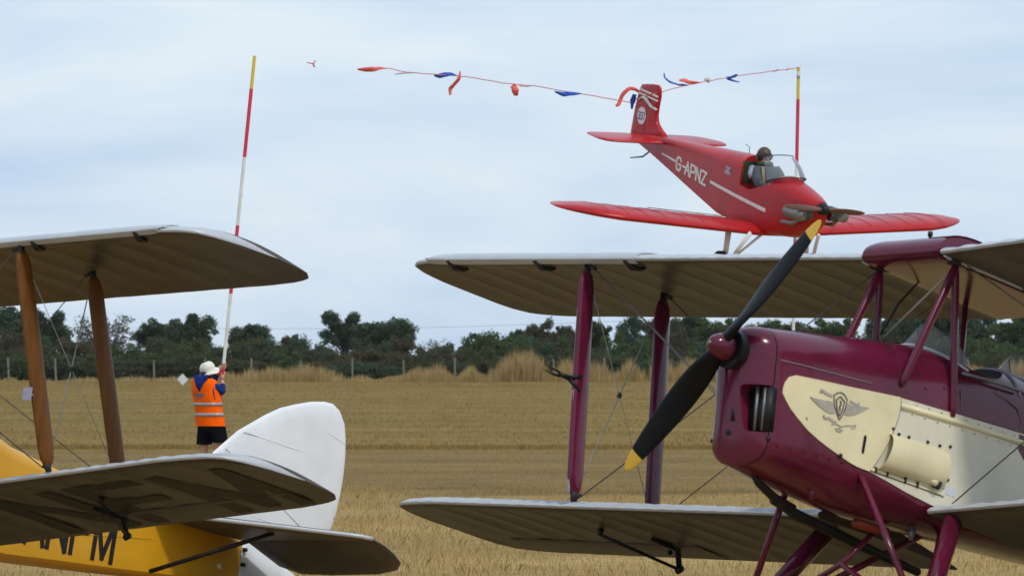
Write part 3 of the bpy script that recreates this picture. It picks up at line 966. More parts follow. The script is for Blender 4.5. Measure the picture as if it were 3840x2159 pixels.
# ---------------- the maroon biplane
ROWS_M = [(-.085, .055, .075, .0, -.40, -.51), (-.092, .10, .11, .0, -.45, -.565), (-.11, .135, .125, .0, -.485, -.60), (-.145, .172, .143, .0, -.515, -.628),
          (-.19, .200, .158, .0, -.535, -.648), (-.24, .217, .168, .0, -.542, -.66), (-.5, .248, .205, .0, -.545, -.70), (-.8, .270, .245, .0, -.545, -.735), (-1.03, .284, .275, .0, -.553, -.755),
          (-1.27, .297, .307, .0, -.598, -.765), (-1.6, .308, .345, .02, -.648, -.76), (-2.0, .313, .362, .05, -.665, -.745), (-2.4, .313, .358, .05, -.668, -.735),
          (-2.9, .310, .340, .02, -.66, -.725), (-3.5, .285, .20, -.08, -.645, -.705), (-4.4, .225, -.02, -.20, -.60, -.655), (-5.4, .125, -.16, -.23, -.54, -.585), (-6.15, .035, -.215, -.245, -.50, -.535)]
GEO_M = dict(xu0=-1.4735, zu0=.8823, c=.3056, su=.0421, du=.0647, ch=1.3444, inc=.0666, xl0=-1.3417, zl0=-.7225, sl=.0785, dl=.0633, bu=4.60, bl=4.495, ys=2.7588, yb=2.5959, ff=.0322, fr=.6002)
FIN = [(-5.55, -.20), (-5.746, .411), (-5.98, .62), (-6.263, .80), (-6.42, .885), (-6.584, .945), (-6.76, 1.0), (-6.918, 1.03), (-7.02, 1.03), (-7.10, .99), (-7.17, .90), (-7.207, .777), (-7.228, .62), (-7.231, .468), (-7.222, .32), (-7.20, .17), (-7.165, .03), (-7.10, -.08), (-6.95, -.17), (-6.6, -.20), (-6.1, -.21)]
FIN[0] = (-5.30, -.20)
PM = dict(body='maroon paint', trim='cream paint', fin='maroon paint', strut='maroon paint', fabric='shaded silver dope', geo=GEO_M, rows=ROWS_M, nose_end=-.22,
          cockpits=[(-1.80, -2.36), (-2.69, -3.20)], slat=(2.27, 4.23), slat_hinges=(4.02, 3.19, 2.36), strut_r=.0265, prop_angle=.7516,
          cab_top=(-1.645, .825), cab_feet=[(-1.25, .30, .018, 'front'), (-1.728, .318, -.075, 'rear')], cab_rear=(-2.475, .80, .15),
          port_root=(-.22, .045), gx=-1.1712, gz=-1.6726, track=.80, leg_top=(-1.64, -.73), skid_z=-.55, fin_outline=FIN)
maroon, fusM, wingsM, WM, _ = biplane('maroon_biplane', POSE_M, PM)
tag(maroon, 'maroon and cream biplane with silver wings and black propeller, parked nose to the left', 'biplane', 'biplanes parked in the foreground')

def side_panel(poly, W, d0, d1, name, m, par, sd=1, sub=True):
    pts = []
    for (a, b) in zip(poly, poly[1:] + poly[:1]):
        n = max(1, int(abs(a[0] - b[0]) / .12)) if sub else 1
        for i in range(n):
            pts.append((a[0] + (b[0] - a[0]) * i / n, a[1] + (b[1] - a[1]) * i / n))
    return MB().prism(pts, lambda u, v, d: (u, sd * (W(u) + d), v), d0, d1).build(name, m, par, angle=40)

side_panel([(-1.235, -.055), (-1.8, -.050), (-2.45, -.043), (-3.4, -.085), (-4.6, -.21), (-6.05, -.255), (-6.05, -.47), (-5.0, -.53), (-4.0, -.595), (-3.0, -.63), (-2.4, -.645), (-1.9, -.648), (-1.66, -.636), (-1.4, -.60), (-1.2, -.562), (-1.035, -.535)],
           WM, -.02, .003, 'side_panel', 'cream fabric', fusM)
badge_o = [(-.294, -.221), (-.297, -.185), (-.308, -.152), (-.335, -.118), (-.383, -.099), (-.45, -.0945), (-.565, -.088), (-.9, -.073), (-1.257, -.052), (-1.263, -.09), (-1.261, -.133), (-1.25, -.19), (-1.234, -.239), (-1.20, -.32), (-1.156, -.4), (-1.11, -.47), (-1.058, -.537), (-.99, -.533), (-.93, -.527), (-.867, -.513), (-.78, -.489), (-.70, -.466), (-.62, -.44), (-.52, -.40), (-.42, -.338), (-.365, -.298), (-.325, -.258)]
badge = side_panel(badge_o, WM, -.02, .006, 'cowl_badge_panel', 'cream paint', fusM)
# seam round the rear edge of the badge panel
MB().tube([(x, WM(x) + .0055, z) for x, z in badge_o[8:17]], .003, 6).build('panel_seam', 'emblem dark', badge)
# rounded stringer along the cream side
st = MB(); st.tube([(x, WM(x) + .004, z) for x, z in ((-1.265, -.103), (-1.8, -.098), (-2.45, -.10), (-3.4, -.14), (-4.6, -.25))], [.018, .018, .018, .015, .01], 12)
st.build('side_strake', 'cream paint', fusM)
# blister over the exhaust side with its studs
bl = MB(); rings = []
for i in range(13):
    t = i / 12
    x = -1.105 - .62 * t
    up = -.285 + .0 * t; lo = -.515 + .0 * t
    sx_ = -.085 * (0)
    e = min(1, (1 - t) / .06) ** .5 if t > .94 else 1
    ring = []
    for j in range(15):
        a = pi * j / 14
        z = (up + lo) / 2 + (up - lo) / 2 * cos(a) - .0
        xx = x - .085 * (z - lo) / (up - lo) * (1 - t) * 1.0
        ring.append((xx, WM(x) + .002 + .072 * sin(a) ** .85 * e, z))
    rings.append(ring)
bl.loft(rings, cap=False, closed=False)
bl.add(rings[-1], [tuple(range(15))])
blister = bl.build('exhaust_blister', 'cream paint', fusM, angle=50)
side_panel([(-1.055, -.512), (-1.70, -.545), (-1.70, -.555), (-1.06, -.528)], WM, -.005, .010, 'blister_flange', 'cream paint', fusM)
MB().tube([(-1.06, WM(-1.06) + .008, -.532), (-1.72, WM(-1.72) + .006, -.562)], .003, 6).build('flange_seam', 'emblem dark', fusM)
for x, z in ((-1.272, -.272), (-1.36, -.272), (-1.53, -.268), (-1.64, -.268), (-1.215, -.25), (-1.735, -.255), (-1.742, -.455)):
    MB().tube([(x, WM(x) + .002, z), (x, WM(x) + .013, z)], [.0105, .008], 10).build('stud', 'dark metal', fusM)
for x, z in ((-1.10, -.518), (-1.20, -.522), (-1.36, -.530), (-1.47, -.536)):
    MB().box((x, WM(x) + .011, z), (.006, .006, .016)).build('flange_clip', 'dark metal', fusM)
MB().tube([(-1.615, WM(-1.6) + .01, -.50), (-1.63, WM(-1.6) + .045, -.515)], [.024, .028], 12).build('drain_pipe', 'dark metal', fusM)
MB().tube([(-1.55, WM(-1.55) + .03, -.49), (-1.60, WM(-1.6) + .04, -.505)], [.016, .020], 10).build('drain_cover', 'cream paint', fusM)
side_panel([(-1.735, -.493), (-1.828, -.500), (-1.822, -.546), (-1.733, -.540)], WM, .002, .0055, 'placard', 'placard', fusM)
for i in range(11):
    x = -1.40 - i * .115
    MB().tube([(x, WM(x) + .002, -.070), (x, WM(x) + .0065, -.070)], .004, 8).build('rivet', 'emblem dark', fusM)
    MB().tube([(x + .03, WM(x) + .002, -.135), (x + .03, WM(x) + .0065, -.135)], .004, 8).build('rivet', 'emblem dark', fusM)
for x, y, ang in ((-1.36, .62, 0), (-1.42, .80, 0), (-1.50, .55, 0), (-1.58, .72, 0), (-1.64, .90, 0), (-1.47, .95, 0), (-1.70, .60, 0)):
    w_, zt_, zs_, _a, _b = interp_rows(ROWS_M, x)
    t = pi / 2 * y
    MB().sphere((x, w_ * sin(t) ** .86, zs_ + (zt_ - zs_) * cos(t) ** .92), .0075, 8, 6).build('deck_screw', 'dark metal', fusM)
# slot and fastener on the badge
side_panel([(-.978, -.340), (-.990, -.332), (-1.000, -.345), (-.990, -.44), (-.980, -.448), (-.970, -.436)], WM, .002, .0085, 'vent_slot', 'black paint', badge, sub=False)
# winged emblem
def emb(u, v):       # right along the badge, up
    c, s_ = cos(.06), sin(.06)
    return (-.755 - (u * c - v * s_) , -.195 + (u * s_ + v * c))
eo = MB()
left = [(-.25, .015), (-.20, .012), (-.13, .010), (-.055, .012), (-.042, -.055), (-.075, -.060), (-.12, -.050), (-.17, -.030), (-.215, -.006)]
for sg in (1, -1):
    poly = [emb(u * -sg, v - (.0 if sg > 0 else .006)) for u, v in left]
    if sg < 0: poly = poly[::-1]
    eo.prism(poly, lambda u, v, d: (u, WM(u) + d, v), .003, .0075)
emblem = eo.build('wing_emblem', 'emblem grey', badge, smooth=False)
e2 = MB()
def estroke(mb, pts, w, lift):
    for a, b in zip(pts[:-1], pts[1:]):
        a = Vector(a); b = Vector(b); d = (b - a).normalized(); n = Vector((-d.y, d.x)) * w / 2
        mb.prism([emb(*(a - n)), emb(*(a + n)), emb(*(b + n)), emb(*(b - n))], lambda u, v, d_: (u, WM(u) + d_, v), .003, lift)
estroke(e2, [(-.055, .045), (-.03, .062), (0, .070), (.03, .060), (.055, .035), (.05, .0), (.03, -.055), (0, -.092), (-.03, -.05), (-.05, .0), (-.055, .045)], .006, .0085)
estroke(e2, [(-.035, .02), (0, .045), (.035, .018), (.02, -.04), (0, -.07), (-.022, -.035), (-.035, .02)], .007, .0090)
estroke(e2, [(0, .02), (.008, 0), (-.004, -.018), (.004, -.04)], .010, .0092)
e2.build('emblem_shield', 'emblem dark', emblem, smooth=False)
for pts_, w_, l_ in (([(-.165, .045), (-.16, .060), (-.10, .044), (-.068, .040)], .016, .0080), ([(.075, .030), (.11, .022), (.15, .012), (.155, .030)], .014, .0080),
                     ([(-.13, -.082), (-.12, -.10), (-.09, -.094), (-.05, -.106), (-.02, -.112)], .014, .0080),
                     ([(-.06, -.125), (-.03, -.118), (.02, -.13), (.06, -.118), (.10, -.115), (.14, -.105), (.13, -.125), (.10, -.13)], .007, .0082),
                     ([(-.03, -.15), (.0, -.142), (.03, -.152), (.01, -.162), (-.02, -.158)], .006, .0084)):
    e3 = MB(); estroke(e3, pts_, w_, l_)
    e3.build('emblem_scroll', 'emblem grey', emblem, smooth=False)
# forked pitot head on the starboard front strut
a = wingsM[-1][0].surf(2.7588, .05, False, 0); b = wingsM[-1][1].surf(2.5959, .05, True, 0)
pm = a.lerp(b, .50) + Vector((.045, 0, 0))
pt_ = MB()
pt_.tube([pm + Vector((-.02, .03, .03)), pm + Vector((.05, -.005, 0.01))], [.012, .015], 8)
pt_.tube([pm + Vector((-.02, .03, -.07)), pm + Vector((.05, -.005, 0.0))], [.011, .015], 8)
pt_.tube([pm + Vector((.04, -.005, .005)), pm + Vector((.13, -.03, .02))], [.017, .015], 8)
pt_.tube([pm + Vector((.12, -.028, .030)), pm + Vector((.23, -.055, .058))], [.0075, .004], 8)
pt_.tube([pm + Vector((.12, -.028, .005)), pm + Vector((.17, -.04, .010)), pm + Vector((.23, -.056, .022))], [.008, .007, .004], 8)
pt_.build('pitot_head', 'black paint', maroon)
MB().tube([a.lerp(b, .54) + Vector((.058, 0, 0)), a.lerp(b, .97) + Vector((.05, 0, 0))], .011, 8).build('pitot_pipe', 'silver and lit edge', maroon)

# ---------------- the yellow biplane
ROWS_Y = [(-.085, .055, .075, .0, -.40, -.51), (-.092, .10, .11, .0, -.45, -.565), (-.11, .135, .125, .0, -.485, -.60), (-.145, .172, .143, .0, -.515, -.628),
          (-.19, .200, .158, .0, -.535, -.648), (-.24, .217, .168, .0, -.542, -.66), (-.5, .248, .205, .0, -.545, -.70), (-.8, .270, .245, .0, -.545, -.735), (-1.03, .284, .275, .0, -.553, -.765),
          (-1.27, .297, .307, .0, -.60, -.80), (-1.6, .308, .345, .02, -.66, -.83), (-2.0, .313, .362, .05, -.72, -.84), (-2.4, .313, .358, .05, -.745, -.84),
          (-2.9, .305, .25, .0, -.765, -.84), (-3.45, .280, .055, -.10, -.785, -.83), (-3.95, .250, -.03, -.15, -.745, -.795), (-4.6, .210, -.12, -.22, -.70, -.745), (-5.4, .150, -.20, -.25, -.635, -.675), (-6.15, .035, -.225, -.25, -.55, -.58)]
GEO_Y = dict(xu0=-.9088, zu0=.9193, c=.3098, su=.0747, du=.0485, ch=1.3442, inc=.0775, xl0=-1.2711, zl0=-.8257, sl=.0642, dl=.1082, bu=4.215, bl=4.41, ys=2.5804, yb=2.7718, ff=.0131, fr=.5596)
PY = dict(body='yellow paint', trim='yellow paint', fin='white dope', strut='varnished wood', fabric='shaded silver dope', geo=GEO_Y, rows=ROWS_Y, nose_end=-.22,
          cockpits=[(-1.45, -2.0), (-2.5, -2.95)], slat=(2.0, 3.86), slat_hinges=(3.66, 2.72), strut_r=.0285, prop_angle=1.2,
          cab_top=(-1.08, .86), cab_feet=[(-.95, .29, .018, 'front'), (-1.25, .30, -.05, 'rear')], cab_rear=(-1.75, .85, .15),
          gx=-1.1481, gz=-1.5985, track=.80, leg_top=(-1.55, -.80), skid_z=-.62, fin_outline=FIN)
yellow, fusY, wingsY, WY, _ = biplane('yellow_biplane', POSE_Y, PY)
tag(yellow, 'yellow biplane with silver wings, wooden struts and white fin, nose outside the picture', 'biplane', 'biplanes parked in the foreground')
# registration along the port side
rg = MB()
def yfn(u, v, d):
    x = -3.40 - u
    sl = .045 * v                                   # letters lean back a little
    return (x - sl, WY(x) + d, -.665 + .002 * u + v)
base_u = [(-.04, 'G'), (.215, '-'), (.22, 'A'), (.47, 'N'), (.73, 'F'), (.98, 'M')]
for u0, ch in base_u:
    for kq, q in enumerate(glyph_quads(ch, .13)):
        rg.prism([(u0 + p[0] * .20 / .6, p[1] * .34) for p in q], yfn, -.004, .0045 + .0003 * kq)
rg.build('registration_letters', 'black paint', fusY, smooth=False)
MB().tube([(x, WY(x) + .003, z) for x, z in ((-4.3, -.50), (-4.9, -.425), (-5.6, -.36), (-5.95, -.335))], .003, 6).build('stringer', 'yellow paint', fusY)
MB().prism([(-5.85, -.47), (-5.90, -.455), (-5.925, -.50), (-5.87, -.505)], lambda u, v, d: (u, WY(u) + d, v), .001, .004).build('inspection_patch', 'cream paint', fusY)
# big letters on the underside of the port lower wing
LwY = wingsY[1][1]
ul = MB()
for y0, ch in ((3.48, 'M'), (2.70, 'F'), (1.90, 'N')):
    for kq, q in enumerate(glyph_quads(ch, .17)):
        # cut every stroke into short pieces so it follows the surface
        A, B, C_, D = [Vector(p) for p in q]
        n = 10
        for i in range(n):
            t0, t1 = i / n, (i + 1) / n
            pp = [A.lerp(D, t0), B.lerp(C_, t0), B.lerp(C_, t1), A.lerp(D, t1)]
            vs = []
            for p in pp:
                y = y0 + p.x * .56 / .6
                f = .90 - p.y * .62
                vs.append(LwY.surf(min(y, LwY.b - .30), f, False, -.0016 - .0004 * kq if f < .735 else -.0072 - .0004 * kq))
            ul.add(vs, [(0, 1, 2, 3)])
ul.build('underwing_letters', 'underwing letters', [c for c in yellow.children if c.name.startswith('lower_wing') and 'port' in c['label']][0], smooth=False)
# wind vane airspeed plate on the port front strut
a = wingsY[1][0].surf(2.5804, .033, False, 0); b = wingsY[1][1].surf(2.7718, .033, True, 0)
pm = a.lerp(b, .67)
av = MB(); av.box(pm + Vector((.12, .005, 0)), (.006, .040, .045)); av.tube([pm, pm + Vector((.11, .01, .0))], .008, 8)
av.build('airspeed_vane', 'lavender grey', yellow, angle=40)
# small pitot under the wing of each is left to the maroon machine only

# ---------------- the red monoplane in the air
RROWS = [(-.05, .05, .05, 0, -.06, -.08), (-.07, .10, .095, 0, -.12, -.16), (-.14, .14, .115, 0, -.20, -.25), (-.28, .195, .150, 0, -.28, -.36), (-.45, .235, .19, .0, -.35, -.45), (-.6, .255, .225, .0, -.40, -.495),
         (-.9, .275, .285, .02, -.47, -.53), (-1.15, .285, .320, .05, -.49, -.535), (-1.5, .29, .38, .10, -.495, -.53), (-1.85, .285, .42, .16, -.49, -.52), (-2.3, .265, .395, .19, -.465, -.49), (-3.0, .21, .345, .225, -.325, -.345),
         (-3.8, .145, .295, .235, -.16, -.175), (-4.4, .095, .255, .22, -.04, -.05), (-5.0, .03, .20, .19, .06, .05)]
red = pose_empty('red_monoplane', POSE_R, (-1.3, 0, -1.15))
tag(red, 'small red low-wing monoplane flying nose down, dragging the streamer on its fin', 'monoplane')
WR = lambda x: interp_rows(RROWS, x)[0]
mb = MB(); xs = sorted(set([r[0] for r in RROWS] + list(np.arange(-.3, -5, -.12))), reverse=True)
mb.loft([section(x, *interp_rows(RROWS, x)) for x in xs])
fusR = mb.build('fuselage', 'red paint', red, angle=45)
ct = MB(); r0 = []; r1 = []
for i in range(28):
    t = 2 * pi * i / 28
    ex = -1.40 + .45 * (abs(cos(t)) ** .8) * (1 if cos(t) > 0 else -1)
    ey = .42 * sin(t)
    # sides scooped low like the cut-away cockpit edge
    zlow = -.03 + .20 * max(0, (ex + 1.45) / .45) + .10 * max(0, (-1.62 - ex) / .25)
    r0.append((ex, ey, zlow if abs(ey) > .2 else zlow - .0)); r1.append((ex, ey, .9))
ct.loft([r0, r1])
boolean_cut(fusR, ct)
MB().box((-1.40, 0, -.03), (.44, .24, .006)).build('cockpit_floor', 'leather', red)
MB().box((-1.80, 0, .14), (.012, .235, .20)).build('seat_back', 'jacket green', red, angle=40)
# wings
def rwing(sd):
    rings = []
    for y in list(np.arange(.0, 2.45, .0625)) + [2.5, 2.55, 2.6, 2.65, 2.7, 2.75, 2.80, 2.9, 3.0, 3.08, 3.15, 3.2, 3.235, 3.255, 3.263]:
        tipd = 3.263 - y
        f0 = float(np.interp(tipd, [0, .03, .12, .25, .5, .77], [.46, .40, .31, .22, .085, 0]))
        f1 = float(np.interp(tipd, [0, .02, .08, .2, .35, .50], [.52, .60, .72, .85, .95, 1]))
        ring = []
        rib = (0.5 - 0.5 * cos(2 * pi * y / .25))
        for k_, (x, h) in enumerate(airfoil(.13, .025)):
            f = f0 + (f1 - f0) * x
            hh = h * 1.19 * (f1 - f0) - .035
            if k_ < NU and .2 < x < .95: hh -= .009 * rib
            ring.append((-.997 - 1.192 * f, sd * y, -.486 + max(0, y - .3) * tan(.066) + hh - f * 1.192 * .01))
        rings.append(ring if sd > 0 else ring[::-1])
    return MB().loft(rings)
for sd, sn in ((1, 'port'), (-1, 'starboard')):
    w = rwing(sd).build('wing', 'red paint', red, angle=60)
    w['label'] = sn + ' red wing'
    MB().tube([(-1.93, sd * y, -.486 + max(0, y - .3) * tan(.066) + .03) for y in (.35, 1.0, 1.6)], .006, 6).build('aileron_gap', 'emblem dark', w)
    for y_ in np.arange(.6, 3.0, .30):
        pts = [(-.997 - 1.192 * f, sd * y_, -.486 + max(0, y_ - .3) * tan(.066) - .035 + 1.19 * h - f * .012 + .001) for f, h in [q for q in airfoil(.13, .025)[:NU] if .03 < q[0] < .97]]
        MB().tube(pts, .004, 5).build('rib_tape', 'red paint', w)
    # tailplane
    rings = []
    for y in (.0, .2, .5, .8, .9, .96, 1.0, 1.03, 1.045):
        d = 1.045 - y
        f0 = float(np.interp(d, [0, .03, .1, .3], [.35, .18, .06, 0])); f1 = float(np.interp(d, [0, .03, .12, .3], [.45, .75, .93, 1]))
        ring = []
        for x, h in airfoil(.07, 0):
            f = f0 + (f1 - f0) * x
            ring.append((-4.13 - .86 * f, sd * y, .188 + h * .86 * (f1 - f0)))
        rings.append(ring if sd > 0 else ring[::-1])
    MB().loft(rings).build('tailplane', 'red paint', red, angle=60)
    # cylinder heads of the flat engine
    cy = MB()
    for xx in (-.10, -.30):
        for i in range(7):
            yy = .15 + i * .026
            cy.tube([(xx, sd * yy, -.085), (xx, sd * (yy + .012), -.085)], .085 if i % 2 == 0 else .085, 14)
        cy.tube([(xx, sd * .15, -.085), (xx, sd * .34, -.085)], .060, 12)
    cyl = cy.build('cylinder', 'grey metal', red, angle=40)
    cv = MB(); cv.tube([(.0, sd * .32, -.09), (-.02, sd * .335, -.09), (-.38, sd * .335, -.09), (-.40, sd * .32, -.09)], [.05, .085, .085, .05], 14)
    cv.build('rocker_cover', 'bright metal', cyl, angle=40)
    MB().tube([(-.12, sd * .30, -.16), (-.25, sd * .33, -.24), (-.55, sd * .30, -.27)], [.028, .030, .026], 10).build('exhaust_stub', 'bright metal', cyl)
    # undercarriage
    lg = MB(); lg.tube([(-1.35, sd * .62, -.50), (-1.30, sd * .66, -.98)], [.038, .030], 10, ((1, 0, 0), 1.5)); leg = lg.build('gear_leg', 'stripe white', red)
    MB().tube([(-.90, sd * .55, -.50), (-1.22, sd * .68, -1.02)], [.020, .018], 8, ((1, 0, 0), 1.8)).build('gear_strut', 'stripe white', red)
    MB().tube([(-1.05, sd * .22, -.50), (-1.26, sd * .66, -1.0)], [.018, .016], 8).build('gear_strut', 'stripe white', red)
    rings = []
    for dy, r in ((-.04, .10), (-.05, .14), (-.03, .175), (.03, .175), (.05, .14), (.04, .10)):
        rings.append([(-1.27 + r * cos(2 * pi * j / 22), sd * .74 + dy, -1.0 + r * sin(2 * pi * j / 22)) for j in range(22)])
    wh = MB().loft(rings).build('wheel', 'rubber', red, angle=50)
    MB().tube([(-1.27, sd * .66, -1.0), (-1.27, sd * .795, -1.0)], .07, 14).build('wheel_hub', 'stripe white', wh)
# fin
fo = [(-4.2, .2), (-4.35, .264), (-4.48, .345), (-4.56, .43), (-4.593, .52), (-4.59, .65), (-4.571, .79), (-4.58, .87), (-4.60, .92), (-4.66, .945), (-4.80, .935), (-5.0, .905), (-5.10, .885), (-5.13, .84), (-5.167, .744), (-5.219, .529), (-5.26, .161), (-5.15, .10), (-4.9, .08)]
cxm = sum(p[0] for p in fo) / len(fo); czm = sum(p[1] for p in fo) / len(fo)
rings = [[(cxm + (x - cxm) * q, yy, czm + (z - czm) * q) for x, z in fo] for q, yy in ((.78, -.032), (.95, -.026), (.99, -.014), (1, 0), (.99, .014), (.95, .026), (.78, .032))]
finR = MB().loft(rings).build('fin_and_rudder', 'red paint', red, angle=60)
MB().tube([(-4.86, -.034, .12), (-4.86, -.034, .90)], .004, 6).build('rudder_hinge_line', 'emblem dark', finR)
disc = [(-4.97 + .118 * cos(t), .452 + .125 * sin(t)) for t in np.linspace(0, 2 * pi, 28)[:-1]]
rd = MB().prism(disc, lambda u, v, d: (u, -.030 - d, v), 0, .008).build('number_roundel', 'roundel white', finR, angle=40)
dg = MB()
u0 = -5.062
for ch in '337':
    for kq, q in enumerate(glyph_quads(ch, .16)):
        dg.prism([(u0 + p[0] * .055 / .6, .398 + p[1] * .10) for p in q], lambda u, v, d: (u, -.037 - d, v), 0, .003 + .0003 * kq)
    u0 += .066
dg.build('race_number', 'digit grey', rd, smooth=False)
for (xa, za, xb, zb, wd) in ((-5.11, .80, -4.585, .765, .030), (-5.12, .745, -4.585, .708, .026)):
    MB().prism([(xa, za + wd), (xa, za), (xb, zb), (xb, zb + wd)], lambda u, v, d: (u, -.029 - d, v), 0, .008).build('fin_stripe', 'stripe white', finR)
# stripe and registration on the starboard side
def rfn(u, v, d):
    return (u, -(WR(u) + d), v)
sp_ = MB()
for (xa, za, xb, zb, w0, w1) in ((-4.16, .045, -3.70, .0085, .022, .030), (-2.58, -.083, -1.02, -.205, .040, .052)):
    n = 12
    for i in range(n):
        t0, t1 = i / n, (i + 1) / n
        ax, az = xa + (xb - xa) * t0, za + (zb - za) * t0; bx, bz = xa + (xb - xa) * t1, za + (zb - za) * t1
        h0 = (w0 + (w1 - w0) * t0) / 2; h1 = (w0 + (w1 - w0) * t1) / 2
        sp_.prism([(ax, az - h0), (bx, bz - h1), (bx, bz + h1), (ax, az + h0)], rfn, -.004, .005)
sp_.build('side_stripe', 'stripe white', fusR, smooth=False)
rt = MB(); u0 = 0
for ch in 'G-APNZ':
    for kq, q in enumerate(glyph_quads(ch, .17)):
        rt.prism([(-3.66 + u0 + p[0] * .135 / .6, -.090 - .075 * (u0 + p[0] * .135 / .6) + p[1] * .172) for p in q], rfn, -.004, .005 + .0003 * kq)
    u0 += .10 if ch == '-' else .178
rt.build('registration_letters', 'stripe white', fusR, smooth=False)
MB().prism([(-2.18, .10), (-2.02, .10), (-2.02, .12), (-2.07, .16), (-2.02, .20), (-2.09, .205), (-2.18, .21), (-2.13, .17), (-2.19, .15)], rfn, -.003, .005).build('badge', 'lavender grey', fusR, smooth=False)
MB().prism([(-1.07, -.085), (-.92, -.105), (-.92, -.12), (-1.07, -.10)], rfn, -.003, .006).build('cooling_slot', 'emblem dark', fusR, smooth=False)
# windscreen
rw = []; up = []
for i in range(17):
    t = -1 + 2 * i / 16
    a = t * pi / 2
    rw.append((-.99 + .28 * cos(a) - .10 * abs(t), .275 * sin(a), .285 + .02 * cos(a) - .10 * abs(t) ** 2))
    up.append((-1.28 + .14 * cos(a) - .04 * abs(t), .235 * sin(a), .545 - .07 * abs(t) ** 2))
mid = [((a[0] + b[0]) / 2 + .035, (a[1] + b[1]) / 2 * 1.03, (a[2] + b[2]) / 2 + .015) for a, b in zip(rw, up)]
ws = MB().loft([rw, mid, up], cap=False, closed=False).build('windscreen', 'perspex', red)
MB().tube(up, .007, 6).build('windscreen_rim', 'leather', ws)
MB().tube(rw, .008, 6).build('windscreen_base', 'leather', ws)
# spinner, propeller, tail skid, aerial
hub = MB().tube([(-.06, 0, 0), (.0, 0, 0), (.05, 0, 0), (.085, 0, 0)], [.085, .080, .055, .02], 16).build('propeller', 'black paint', red, angle=50)
for s_ in (1, -1):
    d = Vector((0, sin(1.62), cos(1.62))) * s_; td = Vector((1, 0, 0)).cross(d); rings = []
    for r in (.03, .08, .15, .25, .35, .45, .54, .60, .64, .655):
        ch = float(np.interp(r, [0, .1, .3, .5, .62, .655], [.05, .07, .09, .075, .045, .01])); th = float(np.interp(r, [0, .1, .3, .655], [.045, .04, .02, .005]))
        be = atan2(.75, 2 * pi * max(r, .12)); c_ = td * cos(be) + Vector((1, 0, 0)) * sin(be); n_ = Vector((1, 0, 0)) * cos(be) - td * sin(be)
        rings.append([d * r + Vector((.01, 0, 0)) + c_ * (cos(2 * pi * j / 12) * ch / 2) + n_ * (sin(2 * pi * j / 12) * th / 2) for j in range(12)])
    MB().loft(rings).build('blade', 'diverter wood', hub, angle=60)
MB().tube([(-4.70, 0, -.02), (-4.86, 0, -.12), (-5.20, 0, -.195)], [.012, .012, .008], 8).build('tail_skid', 'dark metal', red)
MB().tube([(-2.05, .0, .40), (-2.06, 0, .50), (-2.16, 0, .52)], .005, 6).build('aerial', 'dark metal', red)
# ------------------------------------------------------------------ people
def skin_mesh(joints, bones, sub=2):
    names = list(joints)
    me = bpy.data.meshes.new('skin_tmp')
    me.from_pydata([joints[n][0] for n in names], [(names.index(a), names.index(b)) for a, b in bones], [])
    o = bpy.data.objects.new('skin_tmp', me); COL.objects.link(o)
    md = o.modifiers.new('skin', 'SKIN'); md.use_smooth_shade = True
    for i, n in enumerate(names):
        r = joints[n][1]
        if not isinstance(r, tuple): r = (r, r)
        me.skin_vertices[0].data[i].radius = r
        me.skin_vertices[0].data[i].use_root = (i == 0)
    ms = o.modifiers.new('sub', 'SUBSURF'); ms.levels = sub; ms.render_levels = sub
    bpy.context.view_layer.update()
    res = bpy.data.meshes.new_from_object(o.evaluated_get(bpy.context.evaluated_depsgraph_get()))
    v = [tuple(x.co) for x in res.vertices]; f = [tuple(p.vertices) for p in res.polygons]
    bpy.data.objects.remove(o)
    return v, f

PX, PY_ = -4.42, 77.70
def pw(x, y, z): return (PX + x, PY_ + y, z)
# left marker pole, leaning to the right
PT = Vector((-3.757, 77.95, 6.318)); PB = Vector((-4.290, 77.95, 0.98))
pdir = (PB - PT).normalized(); PL = (PB - PT).length
def make_pole(name, top, bot, bands, label, r=.026):
    d = (Vector(bot) - Vector(top)).normalized()
    e = empty(name, bot)
    OFFS[e.name] = -Vector(bot)
    s = 0
    for ln, m_, rr in bands:
        MB().tube([Vector(top) + d * s, Vector(top) + d * (s + ln - .002)], r * rr, 14).build('band', m_, e, angle=40)
        s += ln
    tag(e, label, 'pole', 'marker poles holding up the streamer')
    return e
make_pole('marker_pole', PT, PB, [(.485, 'pole yellow', .95), (1.0, 'pole red', 1.05), (1.0, 'pole white', .95), (1.0, 'pole red', 1.05), (1.02, 'pole white', .95), (PL - 4.505, 'pole red', 1.0)],
          'leaning yellow, red and white banded pole held by the person in the orange vest')
RT = (4.4453, 82.8, 6.4303); RB = (4.31, 82.8, 0.0)
rp = make_pole('marker_pole', RT, RB, [(.50, 'pole yellow', .98), (1.0, 'pole red', 1.05), (1.0, 'pole white', .95), (1.0, 'pole red', 1.05), (1.0, 'pole white', .95), (1.0, 'pole red', 1.05), (.92, 'pole white', .95)],
               'upright yellow, red and white banded pole behind the red monoplane')
MB().tube([(4.443, 82.8, 6.36), (4.441, 82.8, 6.25)], .0262, 14).build('worn_tape', 'ribbon white', rp)

